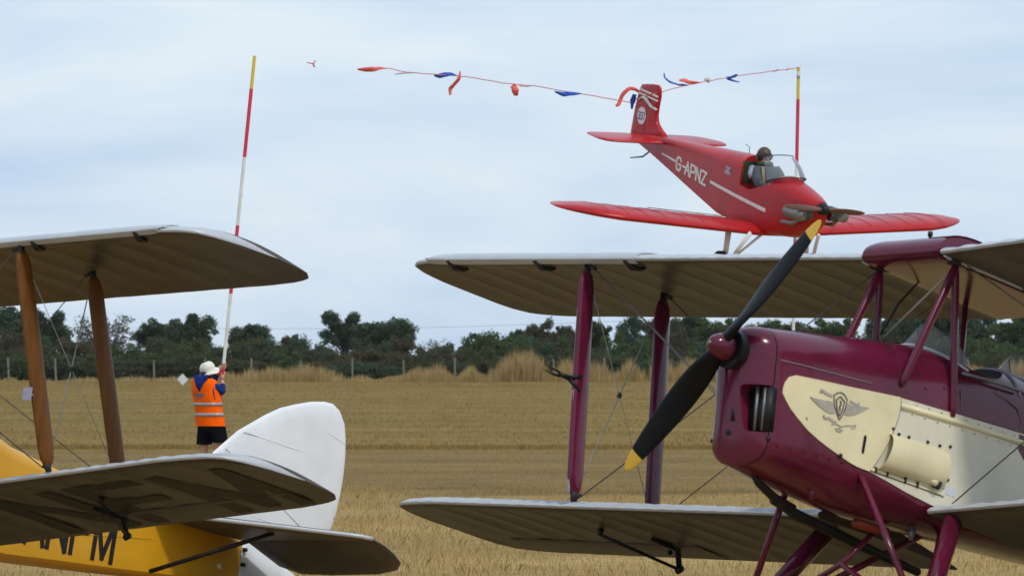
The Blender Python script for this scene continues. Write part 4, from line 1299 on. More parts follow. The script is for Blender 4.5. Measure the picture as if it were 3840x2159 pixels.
def on_pole(z): return PT.lerp(PB, (PT.z - z) / (PT.z - PB.z))
h1 = on_pole(1.80) - Vector((PX, PY_, 0)); h2 = on_pole(1.665) - Vector((PX, PY_, 0))
R_ = Vector((.82, -.57, 0)); F_ = Vector((.57, .82, 0))
hip = Vector((.04, 0, .96)); sh = Vector((-.055, 0, 1.52))
rs = sh + R_ * .185 + Vector((0, 0, .0)); ls = sh - R_ * .185
re = Vector((.215, -.02, 1.40)); le = Vector((.02, .36, 1.50))
rh = h2 + Vector((-.005, -.045, -.03)); lh = h1 + Vector((-.045, -.005, -.02))
J = {}
J['pel'] = (pw(*hip), .13); J['bel'] = (pw(.02, 0, 1.12), .12); J['che'] = (pw(-.03, 0, 1.36), .135); J['nb'] = (pw(*(sh + Vector((.01, .02, .03)))), .075)
J['nk'] = (pw(-.03, .03, 1.60), .056); J['hd'] = (pw(-.005, .035, 1.70), .088); J['ht'] = (pw(.0, .03, 1.79), .082)
J['rs'] = (pw(*rs), .058); J['re'] = (pw(*re), .043); J['rw'] = (pw(*(rh - (rh - re).normalized() * .05)), .030)
J['ls'] = (pw(*ls), .058); J['le'] = (pw(*le), .043); J['lw'] = (pw(*(lh - (lh - le).normalized() * .05)), .030)
J['rhip'] = (pw(.13, -.05, .90), .092); J['rk'] = (pw(.155, -.05, .50), .058); J['rc'] = (pw(.16, -.07, .36), .060); J['ra'] = (pw(.16, -.06, .10), .040); J['rt'] = (pw(.22, .09, .045), .038)
J['lhip'] = (pw(-.04, .05, .90), .092); J['lk'] = (pw(-.065, .06, .50), .058); J['lc'] = (pw(-.07, .04, .36), .060); J['la'] = (pw(-.075, .04, .10), .040); J['lt'] = (pw(-.02, .20, .045), .038)
B = [('pel', 'bel'), ('bel', 'che'), ('che', 'nb'), ('nb', 'nk'), ('nk', 'hd'), ('hd', 'ht'), ('che', 'rs'), ('rs', 're'), ('re', 'rw'), ('che', 'ls'), ('ls', 'le'), ('le', 'lw'),
     ('pel', 'rhip'), ('rhip', 'rk'), ('rk', 'rc'), ('rc', 'ra'), ('ra', 'rt'), ('pel', 'lhip'), ('lhip', 'lk'), ('lk', 'lc'), ('lc', 'la'), ('la', 'lt')]
v, f = skin_mesh(J, B)
# face: nose and ears merged in as small bulges, then the hands with curled fingers
mbp = MB(); mbp.add(v, f)
hd = Vector(pw(-.005, .035, 1.70)); look = Vector((.62, .72, .28)).normalized()
mbp.sphere(hd + look * .10 + Vector((0, 0, -.01)), .018, 8, 6)
for s_ in (1, -1):
    ear = hd + R_ * (s_ * .088); mbp.sphere(ear, .026, 8, 6, (.5, .6, 1.1))
def hand(wrist, grip, side):
    wrist = Vector(wrist); grip = Vector(grip)
    palm = wrist.lerp(grip, .75)
    mbp.tube([wrist, wrist.lerp(palm, .5), palm], [.026, .034, .030], 10, ((0, 0, 1), 1.3))
    out = (grip - wrist); out.z = 0
    out = out.normalized() if out.length > .01 else Vector((0, 1, 0))
    lat = Vector((-out.y, out.x, 0)) * side
    for i, ln in enumerate((.92, 1.0, .96, .80)):
        z0 = palm + Vector((0, 0, .032 - i * .022))
        c = grip + Vector((0, 0, .032 - i * .022))
        r = .036 * ln
        pts = [z0 + lat * .012]
        for a in (200, 260, 320, 20, 70):
            t = radians(a)
            pts.append(c + lat * (-cos(t) * r) * -1 + out * (sin(t) * r) * -1)
        mbp.tube(pts, [.0105, .010, .0095, .009, .0085, .006], 7)
    th = palm + Vector((0, 0, .035))
    mbp.tube([wrist.lerp(palm, .6) - lat * .02, th - lat * .03 + out * .01, grip - lat * .037 + Vector((0, 0, .045)), grip - lat * .02 + out * .035 + Vector((0, 0, .05))], [.014, .012, .011, .008], 7)
hand(J['rw'][0], Vector((PX, PY_, 0)) + h2, 1)
hand(J['lw'][0], Vector((PX, PY_, 0)) + h1, -1)
person = empty('person', (PX, PY_, 0)); OFFS[person.name] = Vector((-PX, -PY_, 0))
mbp.build('body', 'skin', person)
tag(person, 'person in orange safety vest, white hat and black shorts holding the leaning pole', 'person')
# blue hooded sweater
JS = {}
for n, r in (('bel', .135), ('pel', .14), ('che', .15), ('nb', .085), ('rs', .072), ('re', .058), ('ls', .072), ('le', .058)):
    JS[n] = (J[n][0], r)
JS['rw'] = (tuple(Vector(J['re'][0]).lerp(Vector(J['rw'][0]), .72)), .046); JS['lw'] = (tuple(Vector(J['le'][0]).lerp(Vector(J['lw'][0]), .80)), .046)
v, f = skin_mesh(JS, [('bel', 'pel'), ('bel', 'che'), ('che', 'nb'), ('che', 'rs'), ('rs', 're'), ('re', 'rw'), ('che', 'ls'), ('ls', 'le'), ('le', 'lw')])
sw = MB(); sw.add(v, f)
sweater = sw.build('sweater', 'navy cloth', person)
hb = MB()
c0 = Vector(pw(*(sh - F_ * .095 + Vector((.03, 0, .05)))))
hood_r = []
for i in range(9):
    t = i / 8
    z = .10 - .24 * t
    wd = .112 * (1 - t ** 1.6) + .010
    dp = .050 + .05 * sin(pi * t)
    ring = []
    for j in range(16):
        a = 2 * pi * j / 16
        ring.append(c0 + R_ * (wd * cos(a)) + F_ * (dp * sin(a) - .025) + Vector((0, 0, z)))
    hood_r.append(ring)
hb.loft(hood_r).build('hood', 'navy cloth', sweater)
MB().tube([Vector(JS['lw'][0]) + (Vector(J['lw'][0]) - Vector(JS['lw'][0])) * .1, Vector(JS['lw'][0]).lerp(Vector(J['lw'][0]), .75)], [.046, .042], 12).build('glove_cuff', 'vest orange', person)
# vest
def vpt(z, th, off=0.0):
    t = (z - .93) / (1.60 - .93)
    cx = .045 * (1 - t) - .06 * t
    a = float(np.interp(z, [.93, 1.05, 1.2, 1.4, 1.50, 1.56, 1.60, 1.63], [.228, .218, .208, .212, .212, .205, .175, .100])) + off
    b = float(np.interp(z, [.93, 1.05, 1.2, 1.4, 1.50, 1.56, 1.60, 1.63], [.170, .158, .150, .158, .152, .138, .115, .075])) + off
    a += .010 * sin(th * 5 + z * 9) * (1.1 - t) + .004 * sin(z * 31 + th * 2); b += .009 * sin(th * 4 - z * 11) + .004 * sin(z * 27 - th * 3)
    ex = lambda c: abs(c) ** .8 * (1 if c > 0 else -1)
    return Vector((PX + cx, PY_, z)) + R_ * (a * ex(cos(th))) + F_ * (b * ex(sin(th)))
def vring(z, off=0): return [vpt(z, 2 * pi * j / 40, off) for j in range(40)]
vz = [.925, .96, 1.0, 1.05, 1.1, 1.15, 1.2, 1.25, 1.3, 1.35, 1.4, 1.45, 1.50, 1.53, 1.56, 1.585, 1.60, 1.615]
vest = MB().loft([vring(z) for z in vz], cap=False).build('vest', 'vest orange', person)
for z in (1.215, 1.065):
    MB().loft([vring(z, .002), vring(z, .005), vring(z + .05, .005), vring(z + .05, .002)], cap=False).build('reflective_band', 'reflective tape', vest)
# winged print on the back of the vest
vp = MB(); TH0 = 1.5 * pi - .05
for (zc_, pts) in ((1.372, [(-.42, .022), (-.2, .026), (.0, .020), (.2, .026), (.42, .022), (.30, -.008), (.16, -.024), (0, -.030), (-.16, -.024), (-.30, -.008)]),):
    n = len(pts)
    fr = [vpt(zc_ + q, TH0 + p, .004) for p, q in pts]
    vp.add(fr + [vpt(zc_, TH0, .0045)], [(i, (i + 1) % n, n) for i in range(n)])
for zc_, w_ in ((1.425, .16), (1.335, .13), (1.31, .09)):
    fr = [vpt(zc_ + .004, TH0 - w_, .004), vpt(zc_ + .004, TH0 + w_, .004), vpt(zc_ - .004, TH0 + w_, .004), vpt(zc_ - .004, TH0 - w_, .004)]
    vp.add(fr, [(0, 1, 2, 3)])
vp.build('vest_print', 'emblem dark', vest, smooth=False)
MB().tube([vpt(z, -.35, .003) for z in (1.30, 1.36, 1.42, 1.47)], [.004, .008, .010, .006], 6).build('armhole_edge', 'navy cloth', vest)
# shorts
shm = MB()
def ering(c, a, b, n=20): return [Vector(c) + R_ * (a * cos(2 * pi * j / n)) + F_ * (b * sin(2 * pi * j / n)) for j in range(n)]
shm.loft([ering(pw(.045, 0, .99), .20, .145), ering(pw(.05, 0, .92), .215, .155), ering(pw(.055, 0, .85), .215, .155), ering(pw(.058, 0, .815), .18, .13)])
shm.loft([ering(pw(.145, -.06, .92), .105, .13), ering(pw(.165, -.065, .80), .115, .125), ering(pw(.178, -.065, .685), .118, .122), ering(pw(.178, -.065, .69), .104, .108)])
shm.loft([ering(pw(-.04, .06, .92), .105, .13), ering(pw(-.05, .06, .78), .112, .120), ering(pw(-.058, .06, .655), .114, .118), ering(pw(-.058, .06, .66), .10, .105)])
shm.build('shorts', 'black cloth', person, angle=50)
for kx in ('r', 'l'):
    a_ = Vector(J[kx + 'a'][0]); t_ = Vector(J[kx + 't'][0])
    s = MB(); s.tube([a_ + Vector((0, -.05, -.045)), a_ + Vector((0, 0, -.045)), t_ + Vector((0, 0, 0)), t_ + (t_ - a_).normalized() * .05 + Vector((0, 0, .02))], [.046, .055, .050, .03], 12)
    s.build('shoe', 'leather', person)
hr = MB(); hr.sphere(hd - look * .022 + Vector((0, 0, .0)), .098, 16, 10, (1, 1, .95)); hr.build('hair', 'helmet brown', person)
# white sun hat, tipped back as the head looks up
ht = MB(); hc = Vector(pw(-.005, .03, 1.745))
up_ = Vector((-.36, -.22, .90)).normalized(); ra = up_.orthogonal().normalized(); rb = up_.cross(ra)
def hring(h, r, w=0): return [hc + up_ * (h + w * cos(3 * (2 * pi * j / 28) + 1)) + ra * (r * cos(2 * pi * j / 28)) + rb * (r * sin(2 * pi * j / 28)) for j in range(28)]
ht.loft([hring(-.060, .160, .018), hring(-.048, .150, .016), hring(-.026, .120, .006), hring(-.005, .113), hring(.02, .114), hring(.05, .110, .003), hring(.078, .096, .005), hring(.098, .070, .006), hring(.108, .035, .004), hring(.110, .01)])
ht.build('sun_hat', 'hat white', person, angle=60)

# pilot of the red monoplane
PR = Matrix(POSE_R[0]); TR = Vector(POSE_R[1])
pil = empty('person', PR @ Vector((-1.45, 0, -.045)) + TR, PR, -Vector((-1.45, 0, .0)))
tag(pil, 'pilot with brown flying helmet and goggles sitting in the red monoplane', 'person')
JP = {'pel': ((-1.52, 0, .03), .11), 'che': ((-1.56, 0, .22), .11), 'nb': ((-1.60, 0, .36), .075), 'nk': ((-1.62, 0, .40), .058), 'hd': ((-1.66, 0, .475), .085), 'ht': ((-1.67, 0, .54), .070),
      'rs': ((-1.57, -.17, .29), .062), 're': ((-1.36, -.215, .12), .046), 'rw': ((-1.16, -.12, .12), .030), 'rh': ((-1.10, -.07, .14), .028),
      'ls': ((-1.57, .17, .29), .062), 'le': ((-1.36, .215, .12), .046), 'lw': ((-1.16, .12, .12), .030), 'lh': ((-1.10, .07, .14), .028),
      'rk': ((-1.16, -.13, .06), .07), 'lk': ((-1.16, .13, .06), .07)}
v, f = skin_mesh(JP, [('pel', 'che'), ('che', 'nb'), ('nb', 'nk'), ('nk', 'hd'), ('hd', 'ht'), ('che', 'rs'), ('rs', 're'), ('re', 'rw'), ('rw', 'rh'), ('che', 'ls'), ('ls', 'le'), ('le', 'lw'), ('lw', 'lh'), ('pel', 'rk'), ('pel', 'lk')])
mbq = MB(); mbq.add(v, f); mbq.sphere((-1.565, 0, .465), .018, 8, 6)
for sd in (1, -1):
    for i in range(4):
        mbq.tube([(-1.09, sd * (.075 - i * .018), .15), (-1.06, sd * (.072 - i * .018), .16), (-1.05, sd * (.066 - i * .016), .14)], [.009, .008, .006], 6)
mbq.build('body', 'skin', pil)
JQ = {n: (JP[n][0], r) for n, r in (('che', .185), ('pel', .16), ('nb', .088), ('rs', .080), ('re', .062), ('rw', .044), ('ls', .080), ('le', .062), ('lw', .044))}
v, f = skin_mesh(JQ, [('che', 'pel'), ('che', 'nb'), ('che', 'rs'), ('rs', 're'), ('re', 'rw'), ('che', 'ls'), ('ls', 'le'), ('le', 'lw')])
jk = MB(); jk.add(v, f); jk = jk.build('jacket', 'jacket grey', pil)
MB().tube([(-1.69, -.16, .33), (-1.60, -.22, .26), (-1.55, -.235, .20)], [.03, .034, .03], 8, ((1, 0, 0), 1.5)).build('arm_patch', 'lavender grey', jk)
MB().tube([(-1.50, -.10, .36), (-1.40, -.13, .20), (-1.38, -.12, .05)], .016, 8, ((0, 1, 0), 1.6)).build('harness_strap', 'strap tan', jk)
hm = MB(); hm.sphere((-1.665, 0, .505), .108, 18, 12, (1.0, .92, 1.02)); hm.tube([(-1.67, .09, .46), (-1.67, .115, .46)], .035, 10); hm.tube([(-1.67, -.09, .46), (-1.67, -.115, .46)], .035, 10)
MB().tube([(-1.61, .07 * cos(t), .385 + .0 * t) if False else (-1.615 + .07 * sin(t), .085 * cos(t), .385) for t in np.linspace(0, 2 * pi, 18)], .032, 8).build('scarf', 'jacket green', jk)
hm = hm.build('flying_helmet', 'helmet brown', pil, angle=50)
gg = MB()
for s_ in (1, -1):
    gg.tube([(-1.575, s_ * .040, .50), (-1.545, s_ * .044, .50)], [.038, .032], 12)
gg.tube([(-1.66 + .113 * cos(t), .104 * sin(t), .50) for t in np.linspace(-pi, pi, 24)], .010, 6)
gg.build('goggles', 'leather', pil, angle=40)

# ------------------------------------------------------------------ streamer
stm = empty('streamer_line', RT)
OFFS[stm.name] = -Vector(RT)
tag(stm, 'red cord with red, white and blue ribbons caught on the monoplane fin', 'streamer')
def wav(pts, n=8, amp=.006, seed=1):
    rnd = random.Random(seed); out = []
    for a, b in zip(pts[:-1], pts[1:]):
        for i in range(n):
            t = i / n; p = Vector(a).lerp(Vector(b), t)
            out.append(p + Vector((0, rnd.uniform(-1, 1) * amp, rnd.uniform(-1, 1) * amp)))
    out.append(Vector(pts[-1])); return out
fin_tip = PR @ Vector((-4.60, -.02, .84)) + TR; fin_tr = PR @ Vector((-5.19, -.03, .66)) + TR
cordL = [(-2.215, 76.6, 6.053), (-1.854, 76.6, 6.067), (-1.72, 76.6, 6.053), (-1.533, 76.6, 6.004), (-1.132, 76.6, 5.977), (-.798, 76.6, 5.95), (-.597, 76.6, 5.933), (-.129, 76.6, 5.849), (.306, 76.6, 5.809), (1.071, 76.6, 5.683), (1.45, 76.6, 5.614), (1.753, 76.55, 5.557), tuple(fin_tr)]
cordR = [tuple(fin_tip), (2.376, 78.0, 5.852), (2.815, 79.5, 6.016), (3.268, 81.0, 6.17), (3.494, 81.6, 6.237), (4.099, 82.4, 6.356), (4.43, 82.77, 6.415)]
MB().tube(wav(cordL, 5, .003, 3), .0065, 6).build('cord', 'cord red', stm)
MB().tube(wav(cordR, 5, .004, 4), .0065, 6).build('cord', 'cord red', stm)
MB().tube([PR @ Vector(p) + TR for p in ((-4.60, -.02, .84), (-4.75, -.045, .80), (-4.95, -.045, .73), (-5.19, -.03, .66))], .007, 6).build('cord', 'cord red', stm)
def ribbon(pts, widths, m_, seed, par=stm, roll=0.0):
    """a strip of cloth with real thickness, twisting along its length"""
    rnd = random.Random(seed)
    P = [Vector(p) for p in pts]; out = []; ws = []
    k_ = len(P)
    # catmull-rom
    for i in range(k_ - 1):
        p0, p1, p2, p3 = P[max(i - 1, 0)], P[i], P[i + 1], P[min(i + 2, k_ - 1)]
        for j in range(6):
            t = j / 6
            out.append(.5 * ((2 * p1) + (p2 - p0) * t + (2 * p0 - 5 * p1 + 4 * p2 - p3) * t * t + (3 * p1 - p0 - 3 * p2 + p3) * t ** 3))
            ws.append(widths[i] + (widths[i + 1] - widths[i]) * t)
    out.append(P[-1]); ws.append(widths[-1])
    rings = []
    n = len(out)
    for i, (p, w) in enumerate(zip(out, ws)):
        d = (out[min(i + 1, n - 1)] - out[max(i - 1, 0)]).normalized()
        side = d.cross(Vector((0, 1, 0)))
        if side.length < .1: side = d.orthogonal()
        side.normalize()
        nn = d.cross(side)
        a = roll + .5 * sin(i / n * 5 + seed)
        s2 = side * cos(a) + nn * sin(a); n2 = d.cross(s2)
        wv = .005 * sin(i * .7 + seed)
        rings.append([p + s2 * w + n2 * (.003 + wv), p + n2 * (.003 - wv), p - s2 * w + n2 * (.003 + wv), p - s2 * w - n2 * (.003 - wv), p - n2 * (.003 + wv), p + s2 * w - n2 * (.003 - wv)])
    return MB().loft(rings).build('ribbon', m_, par)
Y1 = 76.6
ribbon([(-2.215, Y1, 6.047), (-2.121, Y1 + .03, 6.044), (-2.001, Y1, 6.047), (-1.894, Y1 - .02, 6.057), (-1.80, Y1, 6.062)], [.008, .032, .036, .022, .004], 'ribbon red', 1)
ribbon([(-1.119, Y1, 5.96), (-1.038, Y1 + .03, 5.953), (-.945, Y1, 5.973), (-.865, Y1, 5.973), (-.784, Y1, 5.953)], [.010, .034, .036, .024, .004], 'ribbon blue', 2)
ribbon([(-.744, Y1, 6.02), (-.764, Y1 - .03, 5.913), (-.838, Y1, 5.819), (-.885, Y1 + .03, 5.766), (-.885, Y1, 5.679)], [.008, .026, .024, .028, .016], 'ribbon red', 3)
rc = MB()
ribbon([(.031, Y1, 5.846), (.030, Y1, 5.80), (.045, Y1 - .03, 5.74), (.058, Y1, 5.668)], [.004, .040, .055, .030], 'ribbon red', 4)
ribbon([(-.02, Y1, 5.80), (.03, Y1, 5.765), (.10, Y1, 5.735)], [.008, .026, .010], 'ribbon red', 5)
ribbon([(-1.693, Y1, 5.973), (-1.56, Y1, 5.992), (-1.43, Y1, 5.994)], [.003, .012, .006], 'ribbon white', 6)
ribbon([(.098, Y1, 5.813), (.205, Y1, 5.804), (.298, Y1, 5.812)], [.006, .012, .006], 'ribbon white', 7)
ribbon([(.612, 76.5, 5.723), (.739, 76.52, 5.685), (.867, 76.5, 5.693), (.994, 76.5, 5.690)], [.008, .034, .030, .004], 'ribbon blue', 8)
ribbon([(2.236, 78.5, 6.098), (2.249, 78.5, 6.027), (2.327, 78.5, 5.969), (2.43, 78.5, 5.93), (2.508, 78.5, 5.923), (2.60, 78.5, 5.918)], [.008, .011, .016, .012, .018, .004], 'ribbon blue', 9)
ribbon([(2.472, 79.0, 6.022), (2.55, 79.02, 6.015), (2.641, 79.0, 5.989), (2.732, 79.0, 5.985), (2.80, 79.3, 6.0)], [.010, .032, .026, .016, .005], 'ribbon red', 10)
ribbon([(2.878, 79.8, 6.091), (2.925, 79.8, 6.065), (2.957, 79.8, 6.039)], [.026, .034, .026], 'ribbon white', 11)
ribbon([(3.255, 81.0, 6.157), (3.322, 81.0, 6.17), (3.388, 81.0, 6.197), (3.422, 81.0, 6.217)], [.026, .018, .022, .006], 'ribbon blue', 12)
ribbon([(3.268, 81.0, 6.15), (3.348, 81.0, 6.123), (3.455, 81.0, 6.094)], [.014, .015, .005], 'ribbon blue', 13)
ribbon([(4.02, 82.4, 6.342), (4.08, 82.4, 6.352), (4.11, 82.4, 6.375)], [.006, .010, .005], 'ribbon red', 14)
ribbon([(4.25, 82.6, 6.36), (4.262, 82.6, 6.385), (4.30, 82.6, 6.39)], [.004, .008, .005], 'ribbon red', 15)
ribbon([(1.484, 76.4, 5.515), (1.528, 76.4, 5.54), (1.553, 76.42, 5.61), (1.61, 76.4, 5.704), (1.685, 76.4, 5.758), (1.761, 76.4, 5.748), (1.824, 76.4, 5.71), (1.874, 76.42, 5.67)], [.020, .030, .030, .030, .026, .024, .020, .010], 'ribbon red', 16)
ribbon([tuple(PR @ Vector((-5.20, -.05, .72)) + TR), tuple(PR @ Vector((-5.23, -.06, .62)) + TR), tuple(PR @ Vector((-5.24, -.05, .50)) + TR)], [.03, .035, .012], 'ribbon blue', 17)
ribbon([tuple(PR @ Vector(p) + TR) for p in ((-5.10, -.045, .66), (-4.98, -.06, .71), (-4.86, -.06, .70), (-4.72, -.055, .63), (-4.56, -.045, .60))], [.012, .016, .024, .022, .012], 'ribbon white', 18)
fg = empty('streamer_scrap', (-2.865, 77.0, 6.14)); OFFS[fg.name] = -Vector((-2.865, 77.0, 6.14))
tag(fg, 'torn pink scrap of streamer fluttering beside the top of the left pole', 'streamer')
ribbon([(-2.96, 77, 6.166), (-2.90, 77.02, 6.155), (-2.865, 77, 6.14), (-2.845, 77, 6.10)], [.004, .008, .012, .016], 'cord red', 19, fg)
ribbon([(-2.868, 77, 6.14), (-2.85, 77, 6.17), (-2.828, 77, 6.20)], [.010, .008, .004], 'cord red', 20, fg)
# ------------------------------------------------------------------ trees and hedge
rng = np.random.default_rng(7)
def leaf_cloud(centres, radii, per, size, flat=.7, shell=.55):
    """many small leaf faces spread through clumps"""
    C = []; S = []
    for c, r in zip(centres, radii):
        n = max(8, int(per * (r / np.mean(radii)) ** 2))
        d = rng.normal(size=(n, 3)); d /= np.linalg.norm(d, axis=1)[:, None]
        rad = r * (shell + (1 - shell) * rng.random(n) ** .6) * (1 + .18 * rng.normal(size=n))
        p = d * rad[:, None]; p[:, 2] *= flat
        C.append(np.asarray(c) + p); S.append(np.full(n, 1.0))
    C = np.concatenate(C); n = len(C)
    a = rng.normal(size=(n, 3)); a /= np.linalg.norm(a, axis=1)[:, None]
    b = np.cross(a, rng.normal(size=(n, 3))); b /= np.linalg.norm(b, axis=1)[:, None]
    s = size * (.6 + .8 * rng.random(n))
    A = a * s[:, None]; Bv = b * (s * .62)[:, None]
    V = np.stack([C - A, C - Bv, C + A, C + Bv], 1).reshape(-1, 3)
    F = np.arange(4 * n).reshape(n, 4)
    return V, F
def np_mesh(name, V, F, m):
    me = bpy.data.meshes.new(name)
    me.vertices.add(len(V)); me.vertices.foreach_set('co', np.asarray(V, np.float32).ravel())
    k = F.shape[1]
    me.loops.add(F.size); me.polygons.add(len(F))
    me.loops.foreach_set('vertex_index', F.ravel().astype(np.int32))
    me.polygons.foreach_set('loop_start', (np.arange(len(F)) * k).astype(np.int32))
    me.materials.append(MATS[m]); me.update(); me.validate()
    return me
def oak_clumps(seed, n=34, low=.30, spread=1.0, lobes=3):
    r = np.random.default_rng(seed); cs = []; rs = []
    # a few lobes give the crown an uneven outline
    lob = [(0, 0, .60, .36)] + [(r.uniform(-.26, .26), r.uniform(-.2, .2), r.uniform(.48, .76), r.uniform(.18, .27)) for _ in range(lobes)]
    for i in range(n):
        l = lob[i % len(lob)]
        d = r.normal(size=3); d /= np.linalg.norm(d)
        q = l[3] * (.45 + .55 * r.random())
        c = np.array([l[0] + d[0] * q * 1.15, l[1] + d[1] * q * 1.15, l[2] + d[2] * q * .95])
        c[2] = max(c[2], low + .04 * r.random())
        rad = r.uniform(.07, .135)
        c[2] = min(c[2], 1 - rad * .7)
        cs.append(c); rs.append(rad)
    return cs, rs
def fit_unit(V):
    return V
def make_tree_proto(kind, seed):
    """returns (trunk mesh, crown mesh) in a unit box 1 x 1 x 1 standing on z = 0"""
    r = random.Random(seed)
    if kind == 'oak': cs, rs = oak_clumps(seed, 56, .14, lobes=5); per, sz, m = 190, .020, 'oak leaves'
    elif kind == 'blue': cs, rs = oak_clumps(seed, 44, .10, lobes=4); per, sz, m = 180, .021, 'blue leaves'
    elif kind == 'bright': cs, rs = oak_clumps(seed, 46, .06, lobes=6); per, sz, m = 160, .021, 'bright leaves'
    elif kind == 'willow': cs, rs = oak_clumps(seed, 34, .12, lobes=6); per, sz, m = 60, .016, 'grey willow leaves'
    elif kind == 'russet': cs, rs = oak_clumps(seed, 28, .08, lobes=4); per, sz, m = 120, .028, 'russet leaves'
    elif kind == 'bare': cs, rs = oak_clumps(seed, 18, .25, lobes=5); per, sz, m = 14, .018, 'russet leaves'
    else: cs, rs = oak_clumps(seed, 48, .06, lobes=6); per, sz, m = 170, .022, 'hawthorn leaves'
    V, F = leaf_cloud(cs, rs, per, sz, .75, .35)
    lo, hi = V[:, 0].min(), V[:, 0].max(); zt = V[:, 2].max()
    sx = 1 / (hi - lo); mx = (hi + lo) / 2; sz_ = 1 / zt
    V = V.copy(); V[:, 0] = (V[:, 0] - mx) * sx; V[:, 1] *= sx; V[:, 2] *= sz_
    tb = MB()
    tb.tube([(0, 0, -.05), (.004, 0, .10), (-.006, .003, .24), (0, 0, .42)], [.036, .030, .025, .016], 8)
    for i, (c, rad) in enumerate(zip(cs, rs)):
        c = Vector(((c[0] - mx) * sx, c[1] * sx, c[2] * sz_))
        b = Vector((0, 0, r.uniform(.14, .38)))
        if i % (1 if kind in ('bare', 'willow') else 2) == 0:
            mid_ = b.lerp(c, .5) + Vector((r.uniform(-.04, .04), r.uniform(-.04, .04), -.03))
            tb.tube([b, mid_, c], [.013, .009, .004], 5)
            if kind in ('bare', 'willow'):
                for _ in range(5):
                    tb.tube([c, c + Vector((r.uniform(-.09, .09), r.uniform(-.09, .09), r.uniform(.0, .12)))], [.004, .0015], 4)
    tm = bpy.data.meshes.new(kind + '_trunk'); tm.from_pydata(tb.v, [], tb.f); tm.materials.append(MATS['bark']); tm.shade_smooth()
    return tm, np_mesh(kind + '_crown', V, F, m)
PROTO = {}
for kind, n in (('oak', 6), ('hawthorn', 4), ('bright', 3), ('blue', 2), ('russet', 2), ('willow', 1), ('bare', 1)):
    PROTO[kind] = [make_tree_proto(kind, 11 + 7 * i + len(kind)) for i in range(n)]
KNAME = dict(oak='oak_tree', hawthorn='hawthorn_tree', bright='leafy_tree', blue='ash_tree', russet='russet_shrub', willow='willow_tree', bare='bare_shrub')
TREES = [
    (-39.9, 430, 5.71, 6.44, 'oak', 'tall dark oak at the left edge behind the left wooden strut'),
    (-36.7, 425, 5.30, 3.61, 'oak', 'rounded dark oak between the two wooden struts of the yellow biplane'),
    (-31.0, 405, 4.57, 5.05, 'willow', 'sparse grey-green willow behind the right wooden strut'),
    (-28.3, 425, 4.60, 4.03, 'oak', 'oak just right of the right wooden strut, lower of a touching pair'),
    (-25.3, 420, 4.86, 4.19, 'oak', 'domed oak left of the leaning pole, higher of a touching pair'),
    (-21.1, 430, 4.17, 3.54, 'oak', 'small round oak just right of the leaning pole'),
    (-16.3, 392, 3.22, 1.96, 'russet', 'small tan shrub rising between the small round oak and the big oak'),
    (-13.8, 440, 5.33, 3.95, 'oak', 'left and highest part of the big oak clump in the middle of the hedge'),
    (-10.3, 430, 4.68, 5.15, 'oak', 'broad right shoulder of the big oak clump in the middle of the hedge'),
    (-5.6, 390, 2.84, 1.75, 'bare', 'thin bare twiggy shrub in the dip right of the big oak clump'),
    (-2.1, 400, 3.32, 3.79, 'hawthorn', 'low domed olive bush left of the front maroon strut'),
    (.4, 410, 3.67, 1.43, 'oak', 'small dark oak peeping up beside the brownish bush'),
    (1.9, 395, 4.10, 2.76, 'russet', 'brownish bush left of the front maroon strut'),
    (3.7, 390, 4.40, 2.34, 'hawthorn', 'olive tree directly behind the front maroon strut'),
    (5.8, 393, 4.60, 2.94, 'hawthorn', 'olive tree just right of the front maroon strut'),
    (8.9, 400, 4.70, 2.40, 'blue', 'upright bluish green tree between the two maroon struts'),
    (10.7, 398, 4.36, 2.18, 'hawthorn', 'olive tree behind the rear maroon strut'),
    (13.5, 410, 4.74, 3.27, 'oak', 'dark oak between the rear maroon strut and the propeller'),
    (15.6, 405, 4.51, 3.44, 'bright', 'green tree behind the maroon spinner'),
    (18.1, 398, 4.36, 3.77, 'bright', 'green tree above the front of the maroon cowling'),
    (21.4, 400, 4.14, 3.99, 'hawthorn', 'olive tree above the maroon cowling right of the upright pole'),
    (24.5, 405, 4.51, 3.64, 'bright', 'green tree behind the front cabane struts'),
    (29.6, 420, 5.15, 3.98, 'oak', 'dark oak behind the front windscreen'),
    (33.1, 425, 5.41, 4.67, 'oak', 'dark oak right of the vertical cabane struts'),
    (34.6, 420, 6.24, 4.19, 'oak', 'tallest dark tree under the port wing root at the right'),
    (37.5, 425, 6.04, 3.61, 'blue', 'bluish tree at the right edge behind the bright bush'),
    (36.1, 385, 5.03, 6.34, 'bright', 'large dense bright green bush at the right edge'),
    (41.9, 400, 5.37, 5.99, 'oak', 'tree outside the picture to the right'),
    (-43.8, 420, 5.26, 5.45, 'oak', 'tree outside the picture to the left'),
]
def put_tree(x, y, h, w, kind, label, idx, group):
    tm, cm = PROTO[kind][idx % len(PROTO[kind])]
    e = bpy.data.objects.new(KNAME[kind], None); COL.objects.link(e)
    e.location = (x, y, ground_z(x, y)); e.scale = (w * 1.12, w * 1.12, h * 1.05); e.rotation_euler = (0, 0, 0)
    for nm, me in (('trunk', tm), ('crown', cm)):
        o = bpy.data.objects.new(nm, me); COL.objects.link(o); o.parent = e
        o.rotation_euler = (0, 0, 0)
    tag(e, label, 'shrub' if 'shrub' in KNAME[kind] else 'tree', group)
for i, (x, y, h, w, kind, label) in enumerate(TREES):
    put_tree(x, y, h, w, kind, label, i, 'trees along the far hedge')
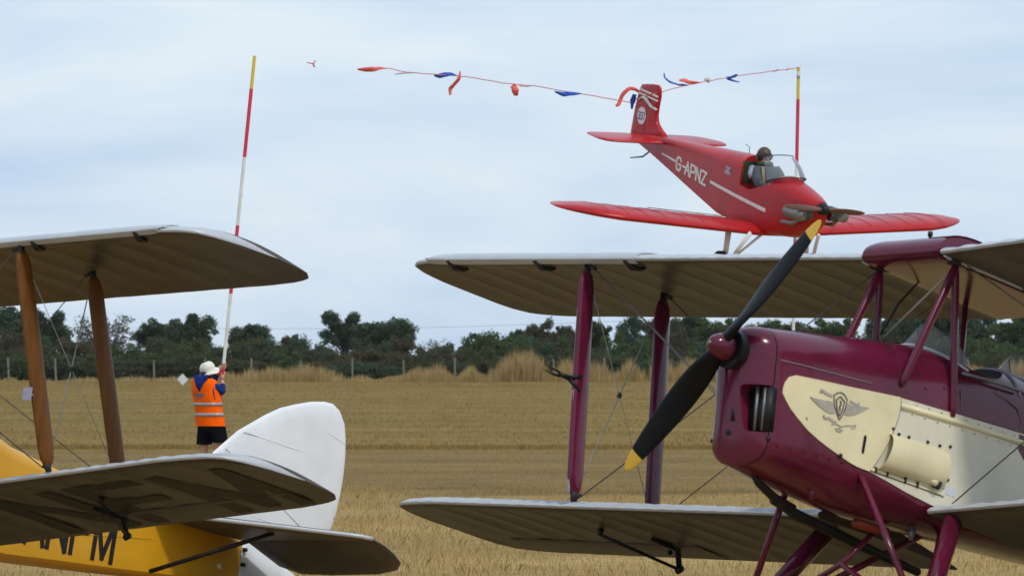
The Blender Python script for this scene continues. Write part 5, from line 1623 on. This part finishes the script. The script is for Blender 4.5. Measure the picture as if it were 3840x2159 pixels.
# scrub bushes that make up the hedge
BUSH = []
for i in range(6):
    r = np.random.default_rng(100 + i); cs = []; rs = []
    for j in range(40):
        cs.append((r.uniform(-.42, .42), r.uniform(-.3, .3), r.uniform(.08, .80) * (1 - .5 * abs(r.uniform(-1, 1))))); rs.append(r.uniform(.10, .19))
    V, F = leaf_cloud(cs, rs, 170, .024, .8, .3)
    V[:, 2] = np.maximum(V[:, 2], -.02)
    BUSH.append(np_mesh('bush_foliage', V, F, ('hawthorn leaves', 'hawthorn leaves', 'russet leaves', 'oak leaves', 'bright leaves', 'bright leaves')[i]))
rb_ = random.Random(5)
x = -50.0; row = 0
for row, (yy, hh) in enumerate(((378, 3.7), (369, 3.0), (361, 2.1))):
    x = -50.0 + row * .7
    while x < 50:
        w = rb_.uniform(2.6, 4.2)
        choice = rb_.choice([0, 1, 3, 4, 0, 2, 4]) if x < 14 else rb_.choice([0, 5, 3, 4, 5, 1])
        o = bpy.data.objects.new('hedge_bush', BUSH[choice]); COL.objects.link(o)
        y = yy + rb_.uniform(-2.5, 2.5)
        o.location = (x, y, ground_z(x, y) - .05)
        o.scale = (w, 3.0, hh * rb_.uniform(.75, 1.15) / .9)
        o.rotation_euler = (0, 0, rb_.uniform(0, 6.28) if False else rb_.choice([0, pi]))
        hue = ('olive green', 'olive green', 'russet brown', 'dark green', 'leafy green', 'leafy green')[choice]
        zone = 'left of the person' if x < -24 else 'just right of the person' if x < -4 else 'behind the maroon struts' if x < 14 else 'behind the maroon fuselage'
        tag(o, '%s bush in the %s row of the hedge, %s' % (hue, ('tall back', 'middle', 'low front')[row], zone), 'bush', 'scrub bushes of the far hedge')
        x += w * .55

# fence of weathered posts in front of the hedge
POSTS = [-39.3, -36.05, -32.84, -29.76, -26.64, -23.35, -20.11, -17.0, -13.76, -10.41, -7.04, -3.69, -.44, 2.79, 6.1, 9.4, 12.71, 16.02, 19.33, 22.64, 26.47, 29.87, 33.26, 36.4]
fence = empty('wire_fence', (-39.3, 349, ground_z(0, 349)))
fz = ground_z(0, 349)
OFFS[fence.name] = Vector((39.3, -349, -fz))
tag(fence, 'post and wire fence running along the foot of the hedge', 'fence')
rf = random.Random(9)
for xp in POSTS:
    h = rf.uniform(1.35, 1.6); lean = rf.uniform(-.06, .06); wd = rf.uniform(.05, .065)
    mb = MB(); mb.loft([[(xp + sx * wd + lean * t * h, 349 + sy * wd, fz - .2 + (h + .2) * t) for sx, sy in ((-1, -1), (1, -1), (1, 1), (-1, 1))] for t in (0, .5, 1)])
    mb.build('post', 'weathered post', fence, smooth=False)
for zz_ in (.5, .9, 1.25):
    MB().tube([(POSTS[0], 348.92, fz + zz_), (0, 348.92, fz + zz_ - .02), (POSTS[-1], 348.92, fz + zz_)], .006, 4).build('fence_wire', 'wire', fence)
# white diamond marker board at the field edge
gb = ground_z(0, 303)
db = empty('marker_board', (-18.67, 303, gb)); OFFS[db.name] = -Vector((-18.67, 303, gb))
tag(db, 'white diamond marker board standing on its point before the hedge, left of the person', 'sign')
MB().prism([(-18.67, gb - .02), (-18.67 + .31, gb + .31), (-18.68, gb + .65), (-18.67 - .31, gb + .32)], lambda u, v, d: (u, 303 - d, v), 0, .02).build('board', 'board white', db, smooth=False)
MB().tube([(-18.67, 303.03, gb - .1), (-18.67, 303.03, gb + .55)], .018, 8).build('stake', 'weathered post', db)
# overhead line beyond the trees
up1 = empty('utility_pole', (-42.62, 455, ground_z(0, 455))); OFFS[up1.name] = -Vector((-42.62, 455, ground_z(0, 455)))
tag(up1, 'grey utility pole rising among the trees at the left edge', 'utility pole')
MB().tube([(-42.62, 455, 1), (-42.62, 455, 5.6)], [.13, .11], 8).build('shaft', 'weathered post', up1)
MB().box((-42.62, 455, 5.35), (.5, .05, .05)).build('crossarm', 'weathered post', up1)
cab = MB().tube([(-42.62, 455, 5.42), (-28.84, 455, 5.27), (-14.08, 455, 5.27), (-5, 455, 5.40), (8.63, 455, 5.88), (40, 455, 7.4)], .016, 5).build('overhead_cable', 'pale wire')
tag(cab, 'thin overhead cable crossing the sky just above the trees', 'cable')

# ------------------------------------------------------------------ grass
def blades(name, xs, ys, hs, lean, wid, m, zoff=0.0):
    n = len(xs)
    z = gz_np(ys) + zoff
    ang = rng.random(n) * pi
    wx = np.cos(ang) * wid * (.6 + .8 * rng.random(n)); wy = np.sin(ang) * wid
    lx = rng.normal(size=n) * lean * hs; ly = rng.normal(size=n) * lean * hs
    base = np.stack([xs, ys, z - .01], 1)
    W_ = np.stack([wx, wy, np.zeros(n)], 1)
    mid = base + np.stack([lx * .35, ly * .35, hs * .6], 1)
    tip = base + np.stack([lx, ly, hs], 1)
    V = np.stack([base - W_, base + W_, mid + W_ * .7, tip, mid - W_ * .7], 1).reshape(-1, 3)
    i = np.arange(n)[:, None] * 5
    me = bpy.data.meshes.new(name)
    F = i + np.array([[0, 1, 2, 3, 4]])
    me = np_mesh(name, V, F, m)
    o = bpy.data.objects.new(name, me); COL.objects.link(o); o['kind'] = 'stuff'
    return o
def field(n, y0, y1, half):
    y = np.sqrt(rng.random(n) * (y1 ** 2 - y0 ** 2) + y0 ** 2)
    x = (rng.random(n) * 2 - 1) * (half * y)
    return x, y
def clump_mask(x, y, s, seed, lo=0.0):
    v = np.array([mnoise.noise(Vector((a * s, b * s * .5, seed))) for a, b in zip(x, y)])
    return v
x, y = field(120000, 40, 79, .128)
c = clump_mask(x, y, .9, 3.3)
keep = (c > -.25) | (rng.random(len(x)) < .5)
x, y, c = x[keep], y[keep], c[keep]
h = (.035 + .055 * rng.random(len(x))) * (1 + .6 * np.clip(c, -.4, .8))
o = blades('long_straw_grass', x, y, h, .28, .0028, 'straw grass')
o['label'] = 'long straw coloured grass in the foreground'
x, y = field(30000, 78, 119, .125)
h = .015 + .025 * rng.random(len(x))
o = blades('mown_strip_grass', x, y, h, .8, .006, 'mown grass'); o['label'] = 'closely mown strip of grass across the field'
x, y = field(90000, 117, 342, .122)
c = clump_mask(x, y, .30, 8.1)
keep = (c > -.1) | (rng.random(len(x)) < .5)
x, y, c = x[keep], y[keep], c[keep]
h = (.03 + .06 * rng.random(len(x))) * (1 + .8 * np.clip(c, -.5, .8))
o = blades('field_grass', x, y, h, .4, .013, 'mown grass'); o['label'] = 'tufted dry grass of the far field'
# tall dry grass at the foot of the hedge
n = 42000
x = rng.random(n) * 92 - 46; y = 343.5 + rng.random(n) ** 1.3 * 10
prof = np.interp(x, [-46, -22, -19, -17.5, -14, -11, -9, -7, -5.5, -3.5, -1, 0, 3, 8, 14, 18, 30, 46], [.35, .4, .5, 1.1, 1.1, .8, .5, .5, 1.1, .9, 1.2, 1.7, 1.8, 1.75, 1.7, 1.5, 1.4, 1.4])
cl = clump_mask(x, y * .2, .8, 5.5)
prof *= .88 * np.clip(1 + 1.1 * cl, .18, 1.7)
den = np.interp(x, [-46, -19, -17.5, -8, -5, 0, 46], [.25, .3, .8, .6, .8, 1, 1])
keep = rng.random(n) < den * np.clip(.75 + 1.4 * cl, .12, 1)
x, y, prof = x[keep], y[keep], prof[keep]
h = prof * (.45 + .6 * rng.random(len(x)))
o = blades('tall_dry_grass', x, y, h * .9, .10, .022, 'dry grass'); o['label'] = 'tall dry golden grass along the foot of the hedge'

# edge where the longer grass meets the mown strip
x, y = field(9000, 117, 119.5, .122)
o = blades('mown_edge_grass', x, y, .07 + .07 * rng.random(len(x)), .3, .010, 'mown grass'); o['label'] = 'line of longer grass at the far edge of the mown strip'

# ------------------------------------------------------------------ summer haze over the field
hz = MB().box((0, 880, 5.0), (1450, 930, 6.2))
m = bpy.data.materials.new('summer haze'); m.use_nodes = True
nt = m.node_tree
for nd in list(nt.nodes):
    if nd.type != 'OUTPUT_MATERIAL': nt.nodes.remove(nd)
vol = nt.nodes.new('ShaderNodeVolumePrincipled')
vol.inputs['Color'].default_value = (0.86, 0.92, 1.0, 1)
vol.inputs['Density'].default_value = 0.00005
vol.inputs['Anisotropy'].default_value = 0.2
nt.links.new(vol.outputs['Volume'], nt.nodes['Material Output'].inputs['Volume'])
MATS['summer haze'] = m
ho = hz.build('haze', 'summer haze', None, False); ho['kind'] = 'stuff'
